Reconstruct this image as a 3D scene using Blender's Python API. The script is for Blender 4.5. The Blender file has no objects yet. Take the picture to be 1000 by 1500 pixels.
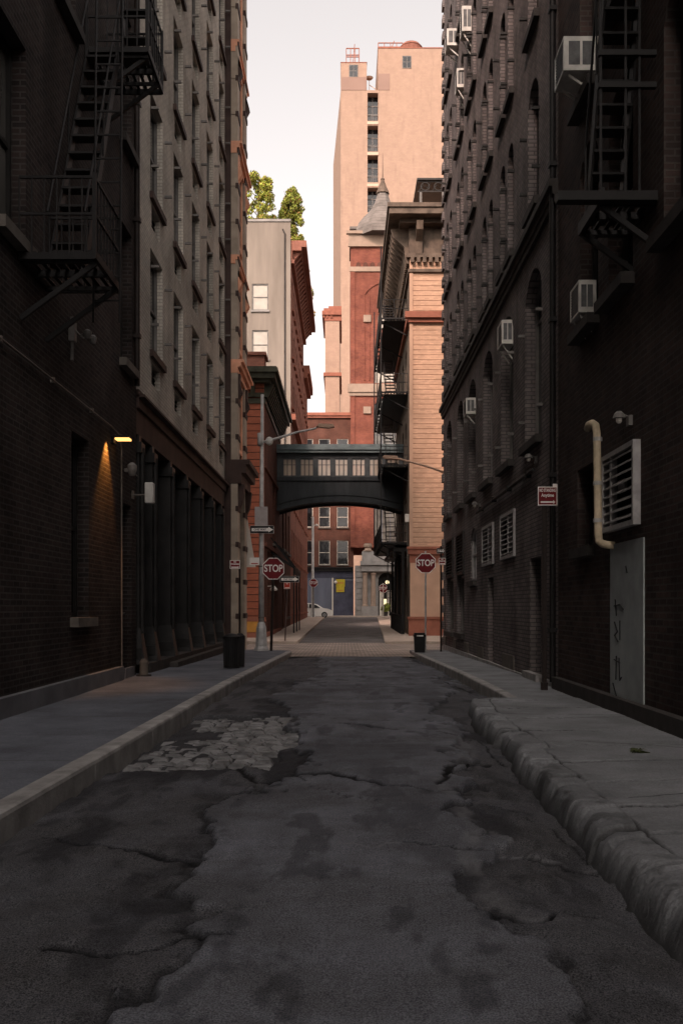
import bpy, math, random
import numpy as np
R = math.radians
random.seed(7)
SC = bpy.context.scene
COL = SC.collection
# ------------------------------------------------------------------ camera
F = 1400.0; VPX = 505.0; HOR = 890.0; EYE = 1.4      # focal length / vanishing point in pixels of the 1000x1500 photo
cd = bpy.data.cameras.new('camera'); cam = bpy.data.objects.new('camera', cd); COL.objects.link(cam)
cam.location = (0, 0, EYE); cam.rotation_euler = (R(90), 0, 0)
cd.sensor_fit = 'VERTICAL'; cd.sensor_height = 36; cd.lens = 36 * F / 1500
cd.shift_y = (HOR - 750) / 1500; cd.shift_x = -(VPX - 500) / 1500
cd.clip_start = 0.05; cd.clip_end = 3000
SC.camera = cam
# ------------------------------------------------------------------ sky and sun
SUN_EL, SUN_AZ = 40, -24         # elevation; degrees to the right of straight behind the camera (negative: left)
w = bpy.data.worlds.new('World'); SC.world = w; w.use_nodes = True
nt = w.node_tree; nt.nodes.clear()
sky = nt.nodes.new('ShaderNodeTexSky'); sky.sky_type = 'NISHITA'; sky.sun_disc = False
sky.sun_elevation = R(SUN_EL); sky.sun_rotation = R(180 - SUN_AZ); sky.dust_density = 4.0; sky.air_density = 1.2; sky.ozone_density = 1.0
hsv = nt.nodes.new('ShaderNodeHueSaturation'); hsv.inputs['Saturation'].default_value = 0.16
tint = nt.nodes.new('ShaderNodeMix'); tint.data_type = 'RGBA'; tint.blend_type = 'MULTIPLY'; tint.inputs[0].default_value = 1
tint.inputs[7].default_value = (1.0, 0.905, 0.845, 1)
bg = nt.nodes.new('ShaderNodeBackground'); bg.inputs['Strength'].default_value = 0.15
wo = nt.nodes.new('ShaderNodeOutputWorld')
nt.links.new(sky.outputs[0], hsv.inputs['Color']); nt.links.new(hsv.outputs[0], tint.inputs[6])
nt.links.new(tint.outputs[2], bg.inputs['Color']); nt.links.new(bg.outputs[0], wo.inputs[0])
sd = bpy.data.lights.new('sun', 'SUN'); sd.energy = 1.5; sd.angle = R(6.0); sd.color = (1.0, 0.69, 0.58)
so = bpy.data.objects.new('sun', sd); COL.objects.link(so)
so.rotation_euler = (R(90 - SUN_EL), 0, R(SUN_AZ)); so.location = (20, -30, 60)
SC.view_settings.view_transform = 'Standard'; SC.view_settings.look = 'None'
SC.view_settings.exposure = 1.12; SC.view_settings.gamma = 1
SC.cycles.max_bounces = 6; SC.cycles.diffuse_bounces = 4; SC.cycles.glossy_bounces = 3; SC.cycles.transparent_max_bounces = 8
SC.cycles.use_denoising = True
# ------------------------------------------------------------------ object helpers
ORG = {}
def props(o, label=None, cat=None, group=None, kind=None):
    if label: o['label'] = label
    if cat: o['category'] = cat
    if group: o['group'] = group
    if kind: o['kind'] = kind
    return o
def thing(name, label, cat, loc=(0, 0, 0), rz=0, group=None):
    o = bpy.data.objects.new(name, None); COL.objects.link(o)
    o.empty_display_size = 0.3
    o.location = loc; o.rotation_euler = (0, 0, rz); ORG[o.name] = loc
    return props(o, label, cat, group)
def link(name, mesh, parent=None, loc=None, rz=0, world=False):
    o = bpy.data.objects.new(name, mesh); COL.objects.link(o)
    l = loc or (0, 0, 0)
    if parent:
        o.parent = parent
        if world:
            g = ORG[parent.name]; l = (l[0] - g[0], l[1] - g[1], l[2] - g[2])
    o.location = l; o.rotation_euler = (0, 0, rz)
    return o
def dup(root, loc, rz=0, label=None, group=None):
    def cp(o, par):
        c = o.copy(); COL.objects.link(c)
        if par: c.parent = par
        for ch in [x for x in bpy.data.objects if x.parent == o]:
            cp(ch, c)
        return c
    c = cp(root, None); c.location = loc; c.rotation_euler = (0, 0, rz)
    if label: c['label'] = label
    if group: c['group'] = group
    ORG[c.name] = loc
    return c
class MB:
    def __init__(s): s.v = []; s.f = []
    def add(s, vs, fs):
        n = len(s.v); s.v += [tuple(p) for p in vs]; s.f += [tuple(i + n for i in f) for f in fs]; return s
    def box(s, x0, x1, y0, y1, z0, z1):
        return s.add([(x0,y0,z0),(x1,y0,z0),(x1,y1,z0),(x0,y1,z0),(x0,y0,z1),(x1,y0,z1),(x1,y1,z1),(x0,y1,z1)],
                     [(3,2,1,0),(4,5,6,7),(0,1,5,4),(1,2,6,5),(2,3,7,6),(3,0,4,7)])
    def quad(s, *p): return s.add(p, [tuple(range(len(p)))])
    def bar(s, p, q, w, h=None):
        h = h or w
        p = np.array(p, float); q = np.array(q, float); d = q - p; L = np.linalg.norm(d)
        if L < 1e-6: return s
        d /= L
        up = np.array([0, 0, 1.0]) if abs(d[2]) < 0.95 else np.array([0, 1.0, 0])
        a = np.cross(d, up); a /= np.linalg.norm(a); b = np.cross(a, d)
        vs = []
        for c in (p, q):
            for i, j in ((-1,-1),(1,-1),(1,1),(-1,1)): vs.append(c + a*i*w/2 + b*j*h/2)
        return s.add(vs, [(0,1,2,3),(7,6,5,4),(0,4,5,1),(1,5,6,2),(2,6,7,3),(3,7,4,0)])
    def tube(s, pts, r, n=10, caps=True):
        pts = [np.array(p, float) for p in pts]; rs = r if hasattr(r, '__len__') else [r]*len(pts)
        vs = []; fs = []
        ref = None
        for k, p in enumerate(pts):
            d = pts[min(k+1, len(pts)-1)] - pts[max(k-1, 0)]; d /= np.linalg.norm(d) + 1e-12
            if ref is None: ref = np.array([0, 0, 1.0]) if abs(d[2]) < 0.9 else np.array([1.0, 0, 0])
            a = np.cross(d, ref); a /= np.linalg.norm(a); b = np.cross(d, a); ref = np.cross(a, d)
            for i in range(n):
                t = 2*math.pi*i/n; vs.append(p + (a*math.cos(t) + b*math.sin(t))*rs[k])
        for k in range(len(pts)-1):
            for i in range(n): fs.append((k*n+i, k*n+(i+1)%n, (k+1)*n+(i+1)%n, (k+1)*n+i))
        if caps: fs += [tuple(range(n))[::-1], tuple((len(pts)-1)*n+i for i in range(n))]
        return s.add(vs, fs)
    def lathe(s, prof, cx, cy, z0=0, n=24):
        vs = []; fs = []
        for r, z in prof:
            for i in range(n):
                t = 2*math.pi*(i+.5)/n; vs.append((cx+r*math.cos(t), cy+r*math.sin(t), z0+z))
        for k in range(len(prof)-1):
            for i in range(n): fs.append((k*n+i, k*n+(i+1)%n, (k+1)*n+(i+1)%n, (k+1)*n+i))
        fs += [tuple(range(n))[::-1], tuple((len(prof)-1)*n+i for i in range(n))]
        return s.add(vs, fs)
    def prism(s, poly, axis, a, b):
        def P(u, v, t): return {'y': (u, t, v), 'x': (t, u, v), 'z': (u, v, t)}[axis]
        n = len(poly)
        vs = [P(u, v, a) for u, v in poly] + [P(u, v, b) for u, v in poly]
        fs = [tuple(range(n)), tuple(range(2*n-1, n-1, -1))] + [(i, i+n, (i+1)%n+n, (i+1)%n) for i in range(n)]
        return s.add(vs, fs)
    def mesh(s, name, mat, smooth=False):
        me = bpy.data.meshes.new(name); me.from_pydata(s.v, [], s.f); me.update()
        if mat: me.materials.append(mat)
        if smooth: me.polygons.foreach_set('use_smooth', [True]*len(me.polygons))
        return me
    def build(s, name, mat, parent=None, loc=None, world=True, smooth=False, bevel=0):
        o = link(name, s.mesh(name, mat, smooth), parent, loc, 0, world)
        if bevel:
            m = o.modifiers.new('bevel', 'BEVEL'); m.width = bevel; m.segments = 2; m.limit_method = 'ANGLE'
        return o
def box(*a): return MB().box(*a)
def at(px, py, d): return ((px-VPX)*d/F, d, EYE+(HOR-py)*d/F)
def grd(px, py, z=0.0):
    d = (EYE-z)*F/(py-HOR); return ((px-VPX)*d/F, d)
# ------------------------------------------------------------------ materials
def N(nt, t, **k):
    n = nt.nodes.new(t)
    for a, b in k.items():
        if a.startswith('i_'): n.inputs[a[2:]].default_value = b
        else: setattr(n, a, b)
    return n
def base(name):
    m = bpy.data.materials.new(name); m.use_nodes = True; nt = m.node_tree
    p = nt.nodes['Principled BSDF']; g = nt.nodes.new('ShaderNodeNewGeometry')
    return m, nt, p, g
def c4(c, k=1.0): return (c[0]*k, c[1]*k, c[2]*k, 1)
def mixc(nt, fac, a, b, bt='MIX'):
    n = nt.nodes.new('ShaderNodeMix'); n.data_type = 'RGBA'; n.blend_type = bt
    for s, v in ((0, fac), (6, a), (7, b)):
        if hasattr(v, 'links'): nt.links.new(v, n.inputs[s])
        else: n.inputs[s].default_value = v
    return n.outputs[2]
def ramp(nt, src, lo, hi):
    n = nt.nodes.new('ShaderNodeMapRange'); n.inputs[1].default_value = lo; n.inputs[2].default_value = hi
    nt.links.new(src, n.inputs[0]); return n.outputs[0]
def noise(nt, vec, scale, detail=4, rough=0.6):
    n = nt.nodes.new('ShaderNodeTexNoise'); n.inputs['Scale'].default_value = scale
    n.inputs['Detail'].default_value = detail; n.inputs['Roughness'].default_value = rough
    if vec: nt.links.new(vec, n.inputs['Vector'])
    return n.outputs[0]
def bump(nt, p, h, strength, dist):
    b = nt.nodes.new('ShaderNodeBump'); b.inputs['Strength'].default_value = strength; b.inputs['Distance'].default_value = dist
    nt.links.new(h, b.inputs['Height']); nt.links.new(b.outputs[0], p.inputs['Normal'])
def scaled(nt, vec, s):
    n = nt.nodes.new('ShaderNodeVectorMath'); n.operation = 'MULTIPLY'; n.inputs[1].default_value = s
    nt.links.new(vec, n.inputs[0]); return n.outputs[0]
def plain(name, col, rough=0.6, var=0.25, scale=3.0, metal=0.0, bmp=0.0, spec=0.15, streak=False):
    m, nt, p, g = base(name)
    v = g.outputs['Position']
    if streak: v = scaled(nt, v, (1, 1, 0.15))
    f = ramp(nt, noise(nt, v, scale), 0.3, 0.72)
    nt.links.new(mixc(nt, f, c4(col, 1-var), c4(col, 1+var)), p.inputs['Base Color'])
    p.inputs['Roughness'].default_value = rough; p.inputs['Metallic'].default_value = metal
    p.inputs['Specular IOR Level'].default_value = spec
    if bmp: bump(nt, p, noise(nt, g.outputs['Position'], 40, 5), bmp, 0.01)
    return m
def wall_uv(nt, g):
    sp = nt.nodes.new('ShaderNodeSeparateXYZ'); nt.links.new(g.outputs['Position'], sp.inputs[0])
    sn = nt.nodes.new('ShaderNodeSeparateXYZ'); nt.links.new(g.outputs['True Normal'], sn.inputs[0])
    ab = nt.nodes.new('ShaderNodeMath'); ab.operation = 'ABSOLUTE'; nt.links.new(sn.outputs[0], ab.inputs[0])
    gt = nt.nodes.new('ShaderNodeMath'); gt.operation = 'GREATER_THAN'; gt.inputs[1].default_value = 0.6; nt.links.new(ab.outputs[0], gt.inputs[0])
    mx = nt.nodes.new('ShaderNodeMix'); mx.data_type = 'FLOAT'
    nt.links.new(gt.outputs[0], mx.inputs[0]); nt.links.new(sp.outputs[0], mx.inputs[2]); nt.links.new(sp.outputs[1], mx.inputs[3])
    cb = nt.nodes.new('ShaderNodeCombineXYZ'); nt.links.new(mx.outputs[0], cb.inputs[0]); nt.links.new(sp.outputs[2], cb.inputs[1])
    return cb.outputs[0]
def brick(name, c1, c2, mortar, bw=0.22, bh=0.075, ms=0.011, var=0.35, bs=0.5, rough=0.85, stain=0.5, dist=0.012):
    m, nt, p, g = base(name)
    uv = wall_uv(nt, g)
    b = nt.nodes.new('ShaderNodeTexBrick'); nt.links.new(uv, b.inputs['Vector'])
    b.inputs['Scale'].default_value = 1; b.inputs['Brick Width'].default_value = bw; b.inputs['Row Height'].default_value = bh
    b.inputs['Mortar Size'].default_value = ms; b.inputs['Mortar Smooth'].default_value = 0.2; b.inputs['Bias'].default_value = -0.1
    b.inputs['Color1'].default_value = c4(c1); b.inputs['Color2'].default_value = c4(c2); b.inputs['Mortar'].default_value = c4(mortar)
    f = ramp(nt, noise(nt, g.outputs['Position'], 0.9, 6), 0.3, 0.75)
    c = mixc(nt, f, (1-var,)*3+(1,), (1+var,)*3+(1,))
    c = mixc(nt, 1.0, b.outputs['Color'], c, 'MULTIPLY')
    f2 = ramp(nt, noise(nt, scaled(nt, g.outputs['Position'], (1.5, 1.5, 0.18)), 1.0, 5), 0.55, 0.8)
    c = mixc(nt, f2, c, mixc(nt, stain, c, (0.02, 0.018, 0.017, 1)))
    nt.links.new(c, p.inputs['Base Color']); p.inputs['Roughness'].default_value = rough; p.inputs['Specular IOR Level'].default_value = .08
    inv = nt.nodes.new('ShaderNodeMath'); inv.operation = 'SUBTRACT'; inv.inputs[0].default_value = 1.0; nt.links.new(b.outputs['Fac'], inv.inputs[1])
    ad = nt.nodes.new('ShaderNodeMath'); ad.operation = 'MULTIPLY_ADD'; ad.inputs[1].default_value = 0.6
    nt.links.new(noise(nt, g.outputs['Position'], 25, 4), ad.inputs[0]); nt.links.new(inv.outputs[0], ad.inputs[2])
    bump(nt, p, ad.outputs[0], bs, dist)
    return m
def banded(name, col, groove, period, gw, var=0.15, bs=0.6, fine=True, spec=0.08):
    """rusticated masonry: recessed horizontal joints, fine courses between"""
    m, nt, p, g = base(name)
    uv = wall_uv(nt, g)
    b = nt.nodes.new('ShaderNodeTexBrick'); nt.links.new(uv, b.inputs['Vector'])
    b.inputs['Scale'].default_value = 1; b.inputs['Brick Width'].default_value = 40; b.inputs['Row Height'].default_value = period
    b.inputs['Mortar Size'].default_value = gw; b.inputs['Mortar Smooth'].default_value = 0.3
    b.inputs['Color1'].default_value = c4(col); b.inputs['Color2'].default_value = c4(col); b.inputs['Mortar'].default_value = c4(groove)
    b2 = nt.nodes.new('ShaderNodeTexBrick'); nt.links.new(uv, b2.inputs['Vector'])
    b2.inputs['Scale'].default_value = 1; b2.inputs['Brick Width'].default_value = 0.22; b2.inputs['Row Height'].default_value = 0.075
    b2.inputs['Mortar Size'].default_value = 0.009
    b2.inputs['Color1'].default_value = (0.85, 0.85, 0.85, 1); b2.inputs['Color2'].default_value = (1.1, 1.1, 1.1, 1); b2.inputs['Mortar'].default_value = (0.9, 0.9, 0.9, 1)
    c = mixc(nt, 1.0, b.outputs['Color'], b2.outputs['Color'], 'MULTIPLY') if fine else b.outputs['Color']
    f = ramp(nt, noise(nt, g.outputs['Position'], 0.7, 7, 0.7), 0.3, 0.72)
    c = mixc(nt, 1.0, c, mixc(nt, f, (1-var,)*3+(1,), (1+var,)*3+(1,)), 'MULTIPLY')
    nt.links.new(c, p.inputs['Base Color']); p.inputs['Roughness'].default_value = 0.85; p.inputs['Specular IOR Level'].default_value = spec
    inv = nt.nodes.new('ShaderNodeMath'); inv.operation = 'SUBTRACT'; inv.inputs[0].default_value = 1.0; nt.links.new(b.outputs['Fac'], inv.inputs[1])
    bump(nt, p, inv.outputs[0], bs, 0.05)
    return m
def glass_dark(name, col, rough=0.08):
    m, nt, p, g = base(name)
    f = ramp(nt, noise(nt, g.outputs['Position'], 0.8, 2), 0.35, 0.65)
    nt.links.new(mixc(nt, f, c4(col, 0.6), c4(col, 1.5)), p.inputs['Base Color'])
    p.inputs['Roughness'].default_value = rough; p.inputs['Specular IOR Level'].default_value = 0.5
    bump(nt, p, noise(nt, g.outputs['Position'], 1.5, 1), 0.08, 0.05)
    return m
def see_through(name):
    m = bpy.data.materials.new(name); m.use_nodes = True; nt = m.node_tree; nt.nodes.clear()
    o = nt.nodes.new('ShaderNodeOutputMaterial'); mx = nt.nodes.new('ShaderNodeMixShader')
    t0 = nt.nodes.new('ShaderNodeBsdfTransparent'); t0.inputs[0].default_value = (0.85, 0.84, 0.8, 1)
    df = nt.nodes.new('ShaderNodeBsdfDiffuse'); df.inputs[0].default_value = (.62, .52, .42, 1)
    t = nt.nodes.new('ShaderNodeMixShader'); t.inputs[0].default_value = .5; nt.links.new(t0.outputs[0], t.inputs[1]); nt.links.new(df.outputs[0], t.inputs[2])
    gl = nt.nodes.new('ShaderNodeBsdfGlossy'); gl.inputs['Roughness'].default_value = 0.05
    fr = nt.nodes.new('ShaderNodeFresnel'); fr.inputs[0].default_value = 1.5
    nt.links.new(fr.outputs[0], mx.inputs[0]); nt.links.new(t.outputs[0], mx.inputs[1]); nt.links.new(gl.outputs[0], mx.inputs[2])
    nt.links.new(mx.outputs[0], o.inputs[0]); return m
def emit(name, col, s):
    m, nt, p, g = base(name)
    p.inputs['Base Color'].default_value = c4(col); p.inputs['Emission Color'].default_value = c4(col); p.inputs['Emission Strength'].default_value = s
    return m

M = {}
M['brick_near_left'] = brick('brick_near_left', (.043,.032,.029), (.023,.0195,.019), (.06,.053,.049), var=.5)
M['brick_grey'] = brick('brick_grey', (.54,.495,.425), (.44,.405,.35), (.34,.31,.275), var=.3, stain=.35, bs=.7)
M['brick_right'] = brick('brick_right', (.215,.185,.175), (.15,.133,.132), (.095,.086,.084), var=.42, bs=.8, stain=.5)
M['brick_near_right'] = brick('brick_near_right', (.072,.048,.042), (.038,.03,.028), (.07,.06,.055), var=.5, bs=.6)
M['dark_iron'] = plain('dark_iron', (.009,.008,.008), .6, .4, 6, spec=.25)
M['dark_paint'] = plain('dark_paint', (.016,.015,.015), .5, .4, 2)
M['store_dark'] = plain('store_dark', (.014,.012,.012), .45, .5, 1.2)
M['column_iron'] = plain('column_iron', (.015,.014,.0135), .5, .6, 3, spec=.3)
M['cream'] = plain('cream', (.36,.30,.24), .8, .25, 1.5, bmp=.2)
M['sunlit_trim'] = plain('sunlit_trim', (.68,.34,.22), .7, .25, 1.5, bmp=.15)  # pink glow of sunlight put into the trim colour
M['brown_trim'] = plain('brown_trim', (.06,.04,.035), .7, .3, 2)
M['frame_dark'] = plain('frame_dark', (.03,.028,.026), .5, .3, 3)
M['frame_grey'] = plain('frame_grey', (.16,.15,.14), .6, .3, 3)
M['frame_cream'] = plain('frame_cream', (.55,.50,.43), .6, .15, 3)
M['pane_dark'] = glass_dark('pane_dark', (.012,.013,.015))
M['pane_pale'] = glass_dark('pane_pale', (.10,.095,.085), .12)
M['pane_blind'] = plain('pane_blind', (.40,.37,.32), .35, .12, 2)
M['slot_dark'] = plain('slot_dark', (.008,.008,.008), .8, .3, 3)
M['stone_sill'] = plain('stone_sill', (.13,.115,.10), .8, .25, 4)
M['stone_dark'] = plain('stone_dark', (.05,.045,.042), .8, .3, 4)
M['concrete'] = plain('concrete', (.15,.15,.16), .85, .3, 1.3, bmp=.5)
M['concrete_lit'] = plain('concrete_lit', (.42,.345,.285), .85, .2, 1.3, bmp=.4)  # lit copy of the concrete: sunlight put into its paler, warmer colour
M['kerb_stone'] = plain('kerb_stone', (.30,.29,.28), .8, .35, 3, bmp=.5)
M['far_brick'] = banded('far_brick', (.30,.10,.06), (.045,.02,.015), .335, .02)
M['far_brick_shaded'] = brick('far_brick_shaded', (.15,.06,.042), (.11,.048,.036), (.06,.04,.035), var=.3)  # darker than the front brick: shade of the side put into the colour
M['cornice_green'] = plain('cornice_green', (.045,.046,.032), .6, .4, 3)
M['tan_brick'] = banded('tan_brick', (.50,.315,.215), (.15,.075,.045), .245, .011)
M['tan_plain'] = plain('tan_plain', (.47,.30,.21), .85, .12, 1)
M['tan_shaded'] = brick('tan_shaded', (.15,.115,.09), (.12,.095,.075), (.10,.085,.07), var=.25)  # far darker than the tan front, side shade put into the colour
M['terracotta'] = plain('terracotta', (.27,.105,.07), .8, .2, 2)
M['cornice_brown'] = plain('cornice_brown', (.12,.088,.066), .6, .45, 2.2)
M['stucco'] = plain('stucco', (.225,.192,.16), .9, .25, .9, bmp=.3, streak=True)
M['brick_pink'] = brick('brick_pink', (.30,.125,.085), (.24,.10,.07), (.2,.1,.08), var=.25)
M['tower_pink'] = brick('tower_pink', (.37,.255,.19), (.345,.235,.178), (.32,.22,.168), bw=.5, bh=.25, var=.09, stain=.22, bs=.3)
M['tower_panel'] = plain('tower_panel', (.27,.18,.145), .85, .1, .2)  # tone of the slightly darker equipment panels
M['tower_trim'] = plain('tower_trim', (.6,.40,.30), .85, .08, .3)
M['red_brick'] = brick('red_brick', (.22,.075,.048), (.17,.055,.04), (.15,.07,.055), bw=.3, bh=.11, var=.3, stain=.35)
M['red_dark'] = brick('red_dark', (.13,.055,.038), (.10,.045,.032), (.09,.05,.04), var=.3)
M['limestone'] = plain('limestone', (.29,.215,.165), .85, .2, .8, bmp=.2)
M['limestone_grey'] = plain('limestone_grey', (.26,.245,.23), .85, .25, 1.2, bmp=.3)
M['slate'] = banded('slate', (.17,.15,.135), (.1,.09,.085), .4, .02, var=.35, fine=False)
M['bridge_iron'] = plain('bridge_iron', (.030,.034,.037), .6, .4, 2, streak=True)
M['bridge_window'] = plain('bridge_window', (.05,.056,.059), .5, .3, 2)
M['bridge_roof'] = plain('bridge_roof', (.11,.14,.145), .6, .3, 2)
M['blue_shutter'] = plain('blue_shutter', (.12,.13,.165), .6, .2, 1.2, streak=True)
M['purple_shutter'] = plain('purple_shutter', (.06,.062,.088), .6, .25, 1.2)
M['yellow'] = plain('yellow', (.42,.33,.03), .6, .15, 3)
M['ochre'] = plain('ochre', (.45,.22,.05), .7, .2, 3)
M['white_paint'] = plain('white_paint', (.62,.58,.52), .5, .1, 4)
M['white_grey'] = plain('white_grey', (.55,.54,.51), .6, .2, 4)
M['ac_body'] = plain('ac_body', (.62,.60,.55), .5, .2, 5)
M['ac_grille'] = plain('ac_grille', (.13,.13,.13), .5, .3, 8)
M['vent_white'] = plain('vent_white', (.34,.33,.325), .55, .25, 6)
M['panel_white'] = plain('panel_white', (.33,.355,.35), .75, .3, 1.1, bmp=.3)
M['graffiti'] = plain('graffiti', (.02,.02,.022), .6, .2, 3)
M['pipe_beige'] = plain('pipe_beige', (.52,.43,.30), .55, .3, 5)
M['sign_red'] = plain('sign_red', (.16,.012,.016), .45, .12, 3)
M['sign_red_bright'] = plain('sign_red_bright', (.42,.05,.03), .45, .12, 3)
M['sign_white'] = plain('sign_white', (.82,.78,.74), .45, .06, 3)
M['sign_black'] = plain('sign_black', (.012,.012,.013), .45, .2, 3)
M['sign_grey'] = plain('sign_grey', (.38,.34,.33), .5, .15, 5)
M['galvanised'] = plain('galvanised', (.42,.41,.40), .5, .25, 6, metal=.2)
M['lamp_arm'] = plain('lamp_arm', (.45,.30,.22), .5, .15, 6)
M['pole_dark'] = plain('pole_dark', (.022,.016,.014), .5, .3, 6)
M['bin_black'] = plain('bin_black', (.012,.012,.013), .4, .4, 5)
M['car_white'] = plain('car_white', (.85,.82,.76), .25, .04, 2)
M['tyre'] = plain('tyre', (.012,.012,.012), .8, .2, 9)
M['rim'] = plain('rim', (.3,.3,.3), .35, .1, 9, metal=.7)
M['car_glass'] = glass_dark('car_glass', (.02,.02,.022), .04)
M['headlight'] = plain('headlight', (.6,.6,.58), .15, .1, 9)
M['bark'] = plain('bark', (.07,.05,.035), .9, .3, 8)
M['leaf_green'] = plain('leaf_green', (.34,.38,.07), .7, .6, 2.2)
M['leaf_dark'] = plain('leaf_dark', (.22,.25,.05), .7, .6, 2.2)
M['leaf_rust'] = plain('leaf_rust', (.30,.17,.06), .7, .5, 2.2)
M['weed'] = plain('weed', (.05,.06,.02), .7, .4, 5)
M['see_through'] = see_through('see_through')
M['lamp_glow'] = emit('lamp_glow', (1.0, .50, .14), 1.1)
M['shop_glow'] = emit('shop_glow', (1.0, .85, .5), .5)
M['cable'] = plain('cable', (.14,.125,.11), .5, .3, 6)
M['cobble'] = plain('cobble', (.16,.16,.162), .6, .6, 5, bmp=.7)
M['cobble_bed'] = plain('cobble_bed', (.02,.019,.019), .9, .4, 5)
# asphalt with an attribute marking where the newer, paler overlay lies
m, nt, p, g = base('asphalt')
at_ = nt.nodes.new('ShaderNodeAttribute'); at_.attribute_name = 'overlay'
cr_ = nt.nodes.new('ShaderNodeAttribute'); cr_.attribute_name = 'tar'
pos = g.outputs['Position']
n1 = noise(nt, pos, 1.3, 8, .7); n2 = noise(nt, pos, 130, 3, .75); n3 = noise(nt, scaled(nt, pos, (1, .35, 1)), 3.2, 5, .65)
ca = mixc(nt, ramp(nt, n1, .35, .68), (.018,.0195,.026,1), (.070,.076,.097,1))
cb_ = mixc(nt, ramp(nt, n3, .3, .7), (.095,.104,.13,1), (.20,.214,.255,1))
c = mixc(nt, at_.outputs['Fac'], ca, cb_)
st_ = ramp(nt, noise(nt, scaled(nt, pos, (.55, 1.1, 1)), 1.1, 7, .72), .36, .66)
c = mixc(nt, 1.0, c, mixc(nt, st_, (.5,.5,.5,1), (1.4,1.4,1.4,1)), 'MULTIPLY')
c = mixc(nt, ramp(nt, n2, .38, .62), mixc(nt, .62, c, (.008,.008,.009,1)), mixc(nt, .33, c, (.36,.35,.35,1)))
pa_ = nt.nodes.new('ShaderNodeAttribute'); pa_.attribute_name = 'old_tar'
c = mixc(nt, pa_.outputs['Fac'], c, mixc(nt, .62, c, (.010,.010,.013,1)))
sl_ = nt.nodes.new('ShaderNodeAttribute'); sl_.attribute_name = 'seal'
c = mixc(nt, sl_.outputs['Fac'], c, (.20,.20,.21,1))
c = mixc(nt, cr_.outputs['Fac'], c, (.009,.009,.010,1))
nt.links.new(c, p.inputs['Base Color']); p.inputs['Roughness'].default_value = .82; p.inputs['Specular IOR Level'].default_value = .12
ad = nt.nodes.new('ShaderNodeMath'); ad.operation = 'MULTIPLY_ADD'; ad.inputs[1].default_value = .5; nt.links.new(n2, ad.inputs[0]); nt.links.new(noise(nt, pos, 14, 6, .7), ad.inputs[2])
bump(nt, p, ad.outputs[0], .8, .02)
M['asphalt'] = m
M['asphalt_far'] = plain('asphalt_far', (.125,.115,.11), .85, .4, .9, bmp=.6)
# granite setts for the cross street
m, nt, p, g = base('setts')
b = nt.nodes.new('ShaderNodeTexBrick'); nt.links.new(g.outputs['Position'], b.inputs['Vector'])
b.inputs['Scale'].default_value = 1; b.inputs['Brick Width'].default_value = .26; b.inputs['Row Height'].default_value = .16; b.inputs['Mortar Size'].default_value = .016
b.inputs['Color1'].default_value = (.44,.365,.31,1); b.inputs['Color2'].default_value = (.31,.26,.225,1); b.inputs['Mortar'].default_value = (.10,.085,.075,1)
c = mixc(nt, 1.0, b.outputs['Color'], mixc(nt, ramp(nt, noise(nt, g.outputs['Position'], .8, 6), .3, .7), (.65,.65,.65,1), (1.25,1.25,1.25,1)), 'MULTIPLY')
nt.links.new(c, p.inputs['Base Color']); p.inputs['Roughness'].default_value = .75; p.inputs['Specular IOR Level'].default_value = .2
inv = nt.nodes.new('ShaderNodeMath'); inv.operation = 'SUBTRACT'; inv.inputs[0].default_value = 1; nt.links.new(b.outputs['Fac'], inv.inputs[1])
bump(nt, p, inv.outputs[0], .9, .03)
M['setts'] = m
# ------------------------------------------------------------------ ground
def gz(d): return float(np.interp(d, [-30, 18, 29.5, 41, 97, 100, 400], [0, 0, -.12, -.18, .30, .33, .33]))
def vnoise(x, y, seed=0):
    xi = np.floor(x).astype(np.int64); yi = np.floor(y).astype(np.int64); fx = x-xi; fy = y-yi
    def h(a, b):
        n = (a*374761393 + b*668265263 + seed*982451653) & 0xffffffff
        n = ((n ^ (n >> 13))*1274126177) & 0xffffffff
        return ((n ^ (n >> 16)) & 0xffff)/65535.0
    u = fx*fx*(3-2*fx); v = fy*fy*(3-2*fy)
    return (h(xi,yi)*(1-u)+h(xi+1,yi)*u)*(1-v)+(h(xi,yi+1)*(1-u)+h(xi+1,yi+1)*u)*v
def fbm(x, y, o=4, seed=0):
    t = 0; a = .5; s = 0
    for k in range(o):
        t = t + a*vnoise(x*2**k, y*2**k, seed+k); s += a; a *= .55
    return t/s
def sheet(name, X, Y, Z, mat, attrs=None, smooth=True):
    r, c = X.shape
    v = np.stack([X, Y, Z], -1).reshape(-1, 3)
    i = np.arange(r*c).reshape(r, c)
    f = np.stack([i[:-1,:-1], i[:-1,1:], i[1:,1:], i[1:,:-1]], -1).reshape(-1, 4)
    me = bpy.data.meshes.new(name)
    me.vertices.add(len(v)); me.vertices.foreach_set('co', v.ravel())
    me.loops.add(f.size); me.loops.foreach_set('vertex_index', f.ravel())
    me.polygons.add(len(f)); me.polygons.foreach_set('loop_start', np.arange(0, f.size, 4)); me.polygons.foreach_set('loop_total', np.full(len(f), 4))
    me.update(calc_edges=True); me.polygons.foreach_set('use_smooth', [smooth]*len(f))
    for k, a in (attrs or {}).items():
        at2 = me.attributes.new(k, 'FLOAT', 'POINT'); at2.data.foreach_set('value', a.ravel().astype(np.float32))
    me.materials.append(mat)
    o = link(name, me); return props(o, kind='structure')
def KL(d): return np.interp(d, [-10, 6.6, 26, 29.5], [-2.35, -2.11, -1.78, -1.72])      # left kerb line
def KR(d): return np.interp(d, [-10, 4.6, 8, 13.0, 13.6, 14.6, 28.9, 31], [1.25, 1.42, 1.52, 1.66, 1.78, 2.33, 2.17, 2.15])
o = props(box(-1500, 1500, -300, 2500, -3, -1.2).build('ground', M['asphalt_far']), kind='structure')
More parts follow.
